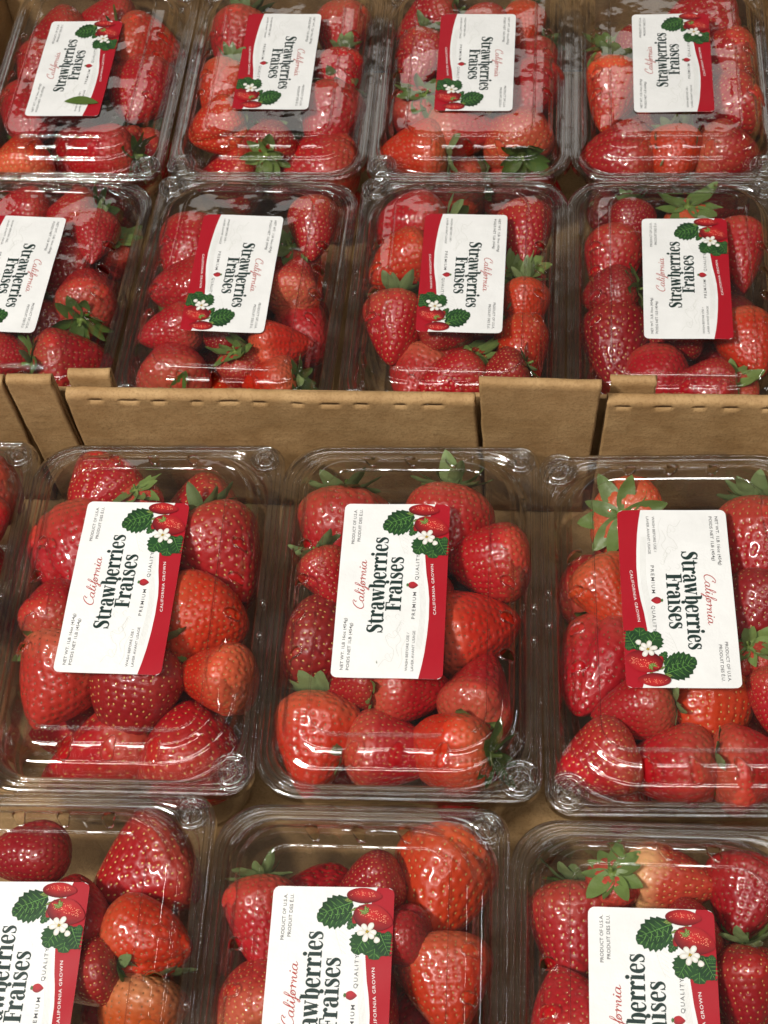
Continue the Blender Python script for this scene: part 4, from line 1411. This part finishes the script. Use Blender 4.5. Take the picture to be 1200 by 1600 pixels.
BERRIES = """
L -15.29 6.27 7.41 3.76 3.98 250 - r 1
L -15.69 2.75 6.93 4.59 5.95 290 - r 1
L -10.99 5.89 5.28 4.58 5.27 200 - r 1
L -8.85 3.02 6.82 4.9 5.26 300 c r 1
L -9.22 -0.71 7.13 4.3 4.56 0 c o 1
L -8.32 -3.82 7.42 3.72 4.27 170 - o 1
L -11.9 -4.5 7.0 4.55 4.83 260 c d 1
L -15.68 -4.13 6.97 4.6 4.88 250 - p 1
L -13.81 -6.75 4.42 4.9 6.46 205 - r 1
L -9.14 -6.75 5.73 4.9 5.19 100 - r 1
L -16.12 -0.69 7.48 3.58 4.0 90 c r 1
L -12.93 5.31 7.4 2.4 2.64 300 F r 1
L -15.99 -4.7 2.47 3.94 4.33 181 - r 0
L -10.19 -5.31 2.65 4.3 4.73 356 - r 0
L -14.46 -2.46 4.05 3.91 4.3 15 - r 0
L -9.53 -2.35 4.1 4.06 4.46 226 - d 0
L -14.77 0.84 3.9 4.06 4.46 4 - d 0
L -10.15 1.01 3.83 4.15 4.56 1 - d 0
L -14.92 4.3 3.42 4.22 4.64 316 - d 0
L -9.16 4.15 2.61 4.22 4.65 32 - r 0
L -13.49 -1.59 6.9 3.17 3.55 182 - d 0
L -11.92 1.08 6.93 3.34 3.74 130 - d 0
M -2.85 3.82 6.39 4.9 6.47 272 c r 1
M 2.18 4.76 7.05 4.15 4.64 265 c r 1
M 4.31 2.86 7.33 3.9 4.13 185 - r 1
M 3.71 -0.54 6.66 4.58 4.86 20 c o 1
M 4.12 -3.97 7.36 3.84 4.5 80 c r 1
M 2.88 -7.1 7.44 3.69 4.27 170 c o 1
M 0.43 -7.04 7.13 3.83 4.64 355 c r 1
M -3.14 -6.84 7.15 4.26 4.87 268 c o 1
M 1.07 -4.17 7.72 3.15 4.16 10 c r 1
M -2.89 -1.29 6.08 4.8 5.09 350 - d 1
M -3.13 1.36 7.74 2.98 3.27 300 c r 1
M -1.71 -3.99 7.78 3.02 3.21 200 c d 1
M -2.04 -6.37 3.71 4.29 4.72 229 - r 0
M 3.04 -6.66 3.84 3.88 4.26 144 - d 0
M -1.22 -3.04 3.32 3.85 4.23 241 - d 0
M 3.25 -3.07 3.94 4.24 4.66 304 - d 0
M -1.39 1.1 3.48 4.27 4.7 52 - r 0
M 2.96 0.77 3.23 4.26 4.69 318 - d 0
M -1.51 4.59 2.75 4.12 4.53 147 - d 0
M 3.18 4.47 3.81 3.82 4.2 197 - d 0
M 0.38 -1.98 6.31 3.06 3.43 270 - d 0
M 1.1 1.3 7.14 2.91 3.26 133 - d 0
R 11.09 5.84 6.68 3.8 4.18 60 F o 1
R 16.84 3.81 7.13 4.3 5.51 265 c r 1
R 9.48 2.73 5.15 4.04 4.5 100 c r 1
R 10.24 0.84 7.59 3.39 4.48 300 - o 1
R 9.58 -2.2 6.45 4.26 5.47 250 - r 1
R 11.02 -4.76 7.7 3.18 3.91 190 c r 1
R 14.32 -4.33 6.77 4.46 4.73 270 - o 1
R 9.36 -7.26 7.39 3.78 4.01 200 - r 1
R 12.49 -7.27 7.08 3.76 4.66 180 c r 1
R 16.29 -7.24 7.37 3.83 4.13 10 - r 1
R 16.77 0.26 7.25 4.0 4.24 240 - d 1
R 16.39 -2.4 7.37 2.4 2.64 300 F r 1
R 17.24 -4.31 7.95 2.7 3.29 270 c r 1
R 10.73 -6.59 3.94 4.06 4.47 54 - r 0
R 16.07 -6.35 3.8 3.8 4.18 49 - d 0
R 11.34 -3.24 3.55 4.01 4.41 226 - r 0
R 16.06 -3.0 3.9 4.06 4.46 71 - d 0
R 10.51 0.05 3.32 3.98 4.38 341 - d 0
R 15.59 1.05 3.89 3.97 4.37 160 - r 0
R 11.32 4.58 2.75 4.29 4.72 322 - d 0
R 15.44 4.68 3.92 4.09 4.5 148 - d 0
R 12.76 -1.43 6.42 3.36 3.76 24 - d 0
R 13.82 1.1 7.04 3.11 3.49 187 - d 0
K -20.68 3.78 7.96 2.5 3.3 270 - r 1
K -20.68 0.28 7.96 2.5 3.3 90 c d 1
K -21.67 6.14 7.18 4.03 4.28 200 - r 1
K -22.06 -6.59 3.97 4.14 4.55 349 - d 0
K -22.63 -3.18 3.9 4.0 4.4 76 - d 0
K -21.95 0.26 4.03 4.26 4.68 217 - d 0
K -22.44 4.11 3.95 4.1 4.51 346 - r 0
L2 -15.27 -12.71 7.77 3.04 3.98 190 - d 1
L2 -10.46 -12.88 6.3 4.73 5.04 215 - r 1
L2 -9.4 -16.18 7.38 3.8 4.13 350 - o 1
L2 -9.59 -19.45 6.37 4.22 4.47 260 c y 1
L2 -12.75 -15.25 7.44 3.69 3.92 100 c d 1
L2 -11.77 -17.89 7.74 3.1 3.29 200 c d 1
L2 -15.62 -18.11 3.79 4.18 4.6 40 - d 0
L2 -10.39 -18.16 3.16 4.2 4.62 329 - d 0
L2 -16.3 -14.77 3.79 3.82 4.21 90 - d 0
L2 -11.06 -14.8 3.26 3.89 4.28 212 - d 0
L2 -13.9 -17.77 6.29 2.98 3.34 244 - d 0
N -2.37 -13.89 5.46 4.75 5.04 85 c r 1
N -4.51 -15.36 7.6 3.29 4.34 280 c r 1
N -4.4 -18.33 7.32 3.69 3.91 100 c p 1
N 2.7 -12.94 6.54 4.66 5.55 255 - o 1
N 3.24 -17.27 7.0 4.05 4.29 275 - o 1
N -0.2 -13.5 7.84 2.91 3.09 200 - d 1
N 1.06 -15.56 7.89 2.82 2.99 180 - d 1
N -3.4 -18.08 3.97 4.11 4.52 14 - d 0
N 2.42 -18.75 3.9 4.28 4.71 121 - d 0
N -4.16 -15.1 2.48 3.96 4.35 287 - d 0
N 2.0 -15.17 3.54 4.23 4.65 276 - d 0
N 0.07 -17.77 6.9 3.34 3.74 71 - d 0
R2 8.53 -14.96 6.35 4.2 5.04 268 c r 1
R2 10.16 -13.0 7.4 2.4 2.64 300 F r 1
R2 12.5 -12.48 7.28 3.22 4.25 350 - w 1
R2 15.46 -13.24 7.4 3.77 4.0 250 - d 1
R2 8.34 -18.15 7.39 3.78 4.01 110 - r 1
R2 15.36 -17.03 7.61 3.36 3.89 270 c d 1
R2 13.09 -14.8 7.89 2.82 2.99 100 - d 1
R2 9.95 -18.14 3.96 4.12 4.53 117 - d 0
R2 15.19 -18.74 4.02 4.23 4.66 9 - d 0
R2 9.69 -14.62 3.01 4.13 4.54 340 - d 0
R2 14.46 -14.54 3.86 3.93 4.32 36 - r 0
R2 12.8 -17.9 7.05 3.09 3.46 48 - d 0
Z2 -27.05 32.63 -0.59 3.51 4.1 190 - r 1
Z2 -23.72 32.47 -0.73 3.78 4.05 180 c r 1
Z2 -21.64 30.16 -0.45 3.24 4.27 280 - r 1
Z2 -21.47 25.95 -0.99 4.29 5.18 95 c r 1
Z2 -21.51 20.95 -1.03 4.37 5.14 20 c r 1
Z2 -24.21 23.43 -2.09 4.59 4.88 250 c d 1
Z2 -23.89 28.48 -2.0 4.25 4.51 200 - d 1
Z2 -20.91 30.81 -2.97 3.06 3.37 250 F r 1
Z2 -25.19 20.67 -0.51 3.36 3.56 0 c r 1
Z2 -28.05 19.56 -4.27 3.91 4.3 164 - r 0
Z2 -22.44 19.41 -4.21 4.18 4.59 27 - d 0
Z2 -27.99 23.0 -4.23 4.18 4.6 47 - r 0
Z2 -22.08 23.12 -5.16 4.25 4.68 299 - d 0
Z2 -28.03 26.81 -4.16 4.11 4.52 318 - d 0
Z2 -22.71 26.64 -4.81 4.16 4.57 279 - r 0
Z2 -27.41 30.29 -4.11 4.21 4.63 23 - d 0
Z2 -23.39 30.66 -4.79 4.18 4.6 193 - r 0
Z2 -27.58 22.9 -1.09 3.27 3.67 322 - d 0
Z2 -25.71 26.27 -0.82 2.96 3.32 66 - d 0
A2 -15.55 29.62 -0.87 4.02 5.31 265 - r 1
A2 -15.55 26.56 -0.85 4.02 4.26 190 - r 1
A2 -15.83 24.35 -3.13 3.42 3.76 200 F r 1
A2 -15.78 23.07 -0.56 3.39 4.03 200 - r 1
A2 -15.29 20.86 -1.58 4.59 4.86 95 c r 1
A2 -12.47 20.3 -4.31 4.9 5.19 88 - o 1
A2 -8.82 22.04 -0.73 3.78 4.01 20 c o 1
A2 -8.58 27.08 -0.74 3.81 4.2 90 - p 1
A2 -7.97 24.47 -2.64 3.85 4.82 300 - p 1
A2 -7.82 31.17 -0.57 3.4 4.49 270 - r 1
A2 -9.13 29.81 -2.85 3.66 4.02 290 F r 1
A2 -9.18 19.12 -0.45 3.24 3.66 180 c o 1
A2 -10.99 20.26 -1.07 2.91 3.2 300 F r 1
A2 -15.56 19.14 -5.62 4.0 4.4 273 - r 0
A2 -8.7 19.46 -4.33 4.16 4.58 151 - d 0
A2 -13.52 23.75 -5.07 3.82 4.2 139 - d 0
A2 -9.97 23.16 -5.09 4.16 4.58 331 - r 0
A2 -14.81 27.11 -4.26 3.99 4.39 357 - d 0
A2 -8.81 27.08 -4.7 4.16 4.57 44 - d 0
A2 -13.73 30.26 -4.3 3.85 4.23 63 - r 0
A2 -9.5 31.47 -5.61 4.02 4.43 329 - r 0
A2 -12.56 23.56 -0.99 3.01 3.37 276 - d 0
A2 -11.44 27.42 -1.01 2.93 3.29 170 - d 0
B2 -1.68 32.15 -1.53 4.67 4.95 180 c r 1
B2 -2.07 28.74 -1.05 4.41 4.67 210 c o 1
B2 -1.41 26.0 -2.82 3.51 3.86 180 F r 1
B2 -2.07 23.56 -0.8 3.92 4.76 270 c r 1
B2 -0.74 20.9 -2.33 4.09 4.47 250 - p 1
B2 5.36 30.89 -0.73 3.79 5.0 268 - r 1
B2 5.01 27.27 -2.34 3.8 4.18 300 F r 1
B2 5.53 25.09 -0.48 3.21 3.5 270 c o 1
B2 5.44 22.36 -1.44 3.61 4.77 275 c o 1
B2 2.87 21.11 -2.73 3.69 4.06 300 F d 1
B2 1.52 19.34 -0.59 3.53 4.26 200 - r 1
B2 4.23 19.83 -0.43 3.21 3.57 200 c d 1
B2 -0.67 19.25 -5.45 4.24 4.67 141 - d 0
B2 3.93 19.18 -5.06 3.86 4.25 44 - d 0
B2 -0.59 23.47 -4.51 3.89 4.28 66 - d 0
B2 4.35 23.39 -4.5 3.93 4.33 185 - d 0
B2 -0.54 27.36 -5.56 4.11 4.53 284 - d 0
B2 3.29 26.51 -5.0 3.89 4.28 352 - d 0
B2 -1.11 30.8 -4.98 4.27 4.7 74 - d 0
B2 4.21 30.14 -4.19 4.05 4.45 113 - r 0
B2 1.04 23.33 -1.17 3.2 3.58 23 - d 0
B2 2.1 27.4 -1.03 3.02 3.38 167 - d 0
D2 10.96 29.05 -1.56 4.17 5.5 262 - r 1
D2 11.02 23.04 -1.63 4.4 5.8 270 - d 1
D2 13.44 20.54 -1.66 3.95 4.18 270 - r 1
D2 15.75 19.22 -0.4 3.14 4.13 180 - r 1
D2 18.42 29.28 -0.78 3.88 5.12 275 - r 1
D2 18.52 22.55 -0.65 3.6 4.75 285 - o 1
D2 15.54 31.97 -1.32 3.58 3.94 300 F o 1
D2 11.94 31.41 -0.28 2.92 3.39 270 c d 1
D2 17.9 19.58 -1.93 3.1 3.41 0 F r 1
D2 10.63 26.1 -0.57 3.41 3.61 180 c d 1
D2 11.95 19.4 -4.52 4.14 4.55 60 - d 0
D2 17.55 19.79 -4.86 3.88 4.27 118 - d 0
D2 12.03 23.44 -5.18 4.27 4.7 32 - d 0
D2 17.5 23.21 -4.17 4.09 4.5 288 - d 0
D2 12.22 27.18 -4.32 4.15 4.57 156 - d 0
D2 17.54 26.71 -4.15 4.15 4.56 241 - r 0
D2 12.18 30.76 -4.33 3.9 4.29 23 - d 0
D2 17.36 30.52 -4.31 3.81 4.19 147 - d 0
D2 14.32 23.72 -1.26 3.26 3.65 188 - d 0
D2 15.2 27.35 -1.15 3.27 3.66 30 - d 0
Z1 -27.85 49.26 -1.3 4.9 5.19 200 - r 1
Z1 -28.48 45.84 -0.56 3.39 4.48 260 - r 1
Z1 -24.43 50.86 -0.88 4.07 4.32 180 - r 1
Z1 -21.13 48.63 -1.28 4.85 5.15 0 c o 1
Z1 -20.94 44.2 -0.98 4.28 5.65 265 - r 1
Z1 -28.13 41.82 -0.98 4.28 5.55 280 - r 1
Z1 -24.86 39.58 -3.16 4.9 5.54 265 - d 1
Z1 -21.05 39.57 -3.61 4.68 5.76 270 c r 1
Z1 -27.8 37.93 -0.93 4.19 4.52 90 - o 1
Z1 -22.63 37.87 -0.87 4.06 4.89 180 c r 1
Z1 -28.69 39.71 -3.27 3.05 3.36 180 F d 1
Z1 -27.57 37.79 -5.22 3.9 4.29 163 - d 0
Z1 -23.12 37.91 -5.54 4.15 4.57 167 - d 0
Z1 -27.07 42.47 -4.66 4.11 4.52 231 - r 0
Z1 -22.39 42.92 -4.61 4.08 4.49 136 - r 0
Z1 -26.81 45.87 -4.11 4.03 4.44 121 - d 0
Z1 -21.49 46.2 -4.2 3.99 4.39 161 - d 0
Z1 -27.3 49.16 -5.13 4.16 4.57 309 - d 0
Z1 -22.23 49.64 -4.76 4.08 4.49 210 - r 0
Z1 -25.04 42.96 -0.96 3.11 3.48 66 - d 0
Z1 -23.9 46.1 -1.04 3.05 3.41 105 - d 0
A1 -14.86 48.59 -1.01 4.34 5.72 260 c p 1
A1 -7.52 49.16 -0.87 4.06 5.36 270 - p 1
A1 -15.2 43.73 -0.6 3.49 4.61 250 c o 1
A1 -7.26 44.73 -0.54 3.35 4.42 270 c r 1
A1 -7.78 41.39 -1.16 4.63 5.56 260 c r 1
A1 -15.11 40.33 -0.72 3.78 4.15 200 c o 1
A1 -10.84 39.9 -4.61 4.32 4.57 270 c r 1
A1 -14.63 38.1 -3.29 4.45 4.84 180 - r 1
A1 -8.27 38.3 -2.22 4.9 5.63 180 - r 1
A1 -13.02 40.41 -2.38 3.12 3.44 200 F r 1
A1 -11.36 39.07 -0.6 3.53 3.74 90 c d 1
A1 -14.25 40.65 -5.5 4.24 4.67 318 - d 0
A1 -7.58 38.08 -5.55 4.14 4.56 112 - r 0
A1 -14.21 43.04 -3.37 4.05 4.45 298 - r 0
A1 -8.38 42.44 -4.71 4.04 4.44 134 - d 0
A1 -14.27 46.24 -4.37 4.07 4.48 254 - d 0
A1 -8.42 45.97 -4.3 3.83 4.21 160 - d 0
A1 -13.44 49.46 -4.31 3.83 4.21 231 - r 0
A1 -9.19 49.33 -4.16 4.12 4.53 188 - r 0
A1 -12.16 42.97 -1.08 3.22 3.6 73 - d 0
A1 -10.65 46.15 -1.21 3.38 3.79 104 - d 0
B1 -1.74 50.8 -1.06 4.43 4.69 200 c r 1
B1 2.2 50.34 -0.87 3.83 4.15 90 c r 1
B1 -2.02 46.55 -0.83 3.98 4.83 250 c r 1
B1 -2.02 41.9 -1.44 3.8 4.18 200 F r 1
B1 4.97 49.33 -0.39 3.14 4.14 270 c o 1
B1 5.46 46.77 -2.15 4.12 5.44 260 c r 1
B1 5.49 43.46 -0.86 4.04 5.34 250 - r 1
B1 1.25 40.1 -0.75 3.83 4.91 10 - p 1
B1 4.76 39.98 -1.03 4.37 4.64 100 c o 1
B1 -1.87 38.21 -0.99 4.3 4.56 180 c o 1
B1 0.26 37.96 -3.89 4.25 5.35 180 c o 1
B1 5.23 38.12 -4.32 4.61 5.59 0 c r 1
B1 -1.93 40.19 -5.53 4.18 4.6 236 - r 0
B1 2.39 40.27 -5.53 4.18 4.6 92 - r 0
B1 0.12 42.56 -4.16 4.02 4.42 158 - d 0
B1 4.5 42.26 -3.82 3.87 4.25 101 - r 0
B1 -1.47 45.7 -4.21 4.28 4.71 59 - d 0
B1 4.07 45.3 -4.9 3.81 4.19 97 - r 0
B1 -1.01 49.27 -4.3 4.2 4.62 146 - d 0
B1 3.71 49.72 -4.11 4.21 4.63 321 - r 0
B1 0.84 43.14 -1.23 3.23 3.62 17 - d 0
B1 2.32 46.1 -1.14 3.23 3.62 216 - d 0
D1 16.82 50.75 -1.3 4.9 5.56 200 - r 1
D1 10.85 47.53 -2.69 3.8 4.18 270 F p 1
D1 10.95 43.35 -0.85 4.02 5.3 260 c o 1
D1 18.19 46.62 -1.15 4.6 4.87 180 - r 1
D1 18.05 42.61 -1.3 4.9 5.19 200 - r 1
D1 14.14 39.39 -3.86 4.58 4.86 255 c o 1
D1 11.22 38.12 -1.15 4.61 5.06 180 c r 1
D1 14.77 37.76 -0.75 3.83 4.06 270 c o 1
D1 18.19 38.36 -1.57 4.59 4.86 0 c r 1
D1 18.63 47.89 -4.37 3.64 4.0 270 F r 1
D1 12.49 46.79 -0.35 3.06 4.04 250 - d 1
D1 11.09 37.96 -5.49 4.26 4.68 239 - d 0
D1 17.63 38.08 -5.19 4.09 4.49 120 - d 0
D1 11.67 42.07 -4.17 4.06 4.46 249 - r 0
D1 17.25 41.59 -5.12 4.23 4.65 27 - r 0
D1 12.04 45.36 -4.8 3.87 4.25 161 - r 0
D1 17.18 45.03 -4.66 3.94 4.33 307 - d 0
D1 11.94 49.9 -4.73 4.0 4.4 88 - d 0
D1 16.03 49.64 -5.52 4.2 4.62 96 - d 0
D1 14.08 42.88 -1.21 3.37 3.77 96 - d 0
D1 14.92 45.97 -1.24 3.25 3.64 46 - d 0
"""


ORD = ['first', 'second', 'third', 'fourth', 'fifth', 'sixth', 'seventh', 'eighth']
rows = [l.split() for l in BERRIES.strip().splitlines()]
per_box = {}
for r_ in rows:
    per_box.setdefault(r_[0], []).append(r_)

brng = random.Random(23)
nb = 0
for key, lst in per_box.items():
    short = BOX[key][6]
    by = BOX[key][1]
    # order the visible ones into crosswise rows so that each can be singled out
    vis = [q for q in lst if q[9] == '1']
    low = [q for q in lst if q[9] == '0']
    names = {}
    for which, pool in (('', vis), ('low', low)):
        bands = {}
        for q in pool:
            v = float(q[2]) - by
            w = 'far' if v > 3.4 else ('near' if v < -3.9 else ('upper middle' if v > -0.2 else 'lower middle'))
            bands.setdefault(w, []).append(q)
        for w, qs in bands.items():
            qs.sort(key=lambda q: float(q[1]))
            for i, q in enumerate(qs):
                if which:
                    if len(qs) == 1:
                        names[id(q)] = 'sunken strawberry in lower layer, %s part, %s' % (w, short)
                    else:
                        names[id(q)] = 'sunken strawberry, lower layer, %s from left in %s part, %s' % (ORD[i], w, short)
                else:
                    cal = {'c': ' capped', 'F': ' leafy-topped'}.get(q[7], '')
                    if len(qs) == 1:
                        names[id(q)] = '%s%s strawberry alone in %s row, %s' % (CNAME[q[8]], cal, w, short)
                    else:
                        names[id(q)] = '%s%s strawberry, %s from left in %s row, %s' % (CNAME[q[8]], cal, ORD[i], w, short)
    for q in lst:
        x, y, z, D, Ln, ang = (float(v) for v in q[1:7])
        fl, c = q[7], q[8]
        vi = brng.randrange(len(VAR))
        if key == 'M' and nb in (18, 19, 20):
            vi = 4
        flesh, seedm, top = VAR[vi]
        root = thing('strawberry', names[id(q)], 'strawberry', 'strawberries inside ' + short, (x * CM, y * CM, z * CM))
        # tip direction
        az = math.radians(ang)
        if fl == 'F':
            tilt = math.radians(brng.uniform(-80, -60))
        elif fl == 'c':
            tilt = math.radians(brng.uniform(-22, -4))
        else:
            tilt = math.radians(brng.uniform(-16, 10))
        tip = Vector((math.cos(az) * math.cos(tilt), math.sin(az) * math.cos(tilt), math.sin(tilt)))
        qz = (-tip).to_track_quat('Z', 'Y')
        spin = brng.uniform(0, 2 * math.pi)
        M = qz.to_matrix().to_4x4() @ Matrix.Rotation(spin, 4, 'Z')
        root.rotation_euler = M.to_euler()
        sc = (D * CM, D * CM * brng.uniform(.94, 1.02), Ln * CM)
        f_ = put('flesh', flesh, root, None, None, sc)
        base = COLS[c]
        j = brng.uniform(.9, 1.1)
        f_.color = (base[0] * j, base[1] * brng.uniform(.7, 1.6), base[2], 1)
        f_['pale'] = PALE[c] * brng.uniform(.6, 1.2)
        s_ = put('seeds', seedm, root, None, None, sc)
        s_['kind'] = 'stuff'
        if fl in 'cF' and fl != '-':
            k = D / 3.2
            cx = put('calyx', CORE, root, (0, 0, (0.465 * Ln) * CM), (0, 0, 0), (k, k, k))
            n = brng.choice((9, 10, 11))
            t_ = brng.random() if fl == 'c' else brng.uniform(.6, 1.3)
            green = (0.045 + .13 * t_, 0.115 + .15 * t_, 0.018 + .055 * t_)
            cx.color = (0.20, 0.30, 0.06, 1)
            for i in range(n):
                a = 2 * math.pi * (i + brng.uniform(-.22, .22)) / n
                ls = brng.uniform(1.0, 1.45) * (1.32 if fl == 'F' else 1.0)
                pitch = brng.uniform(-0.05, 0.42) if fl == 'F' else brng.uniform(-.55, .30)
                so = put('sepal', SEPALS[brng.randrange(7)], cx, (0.20 * CM * math.cos(a), 0.20 * CM * math.sin(a), (0.05 + 0.012 * (i % 3)) * CM),
                    (brng.uniform(-.3, .3), pitch, a), (ls, ls * brng.uniform(.95, 1.3), ls))
                jj = brng.uniform(.75, 1.25)
                so.color = (green[0] * jj, green[1] * jj, green[2] * jj, 1)
        nb += 1

# ------------------------------------------------------------------ loose leaf lying on the label at the top left
lv, lf = [], []
for i in range(15):
    u = i / 14
    w = 0.36 * math.sin(math.pi * u) ** .8
    for j in range(7):
        v = (j / 6 - .5) * 2
        lv.append(((u - .5) * 2.35 * CM, (v * w + .10 * math.sin(u * 3.0)) * CM, (0.05 + 0.10 * abs(v) * w + 0.05 * math.sin(u * 4)) * CM))
for i in range(14):
    for j in range(6):
        a = i * 7 + j
        lf.append((a, a + 7, a + 8, a + 1))
leaf = put('loose_leaf', mesh('loose_leaf', lv, lf, 'sepal_green'), None, (-0.2385, 0.4045, BZ + 0.0965), (0, 0, math.radians(-3)))
leaf['label'] = 'loose green strawberry leaf lying on the top left label'
leaf['category'] = 'leaf'
leaf.color = (0.06, 0.13, 0.02, 1)
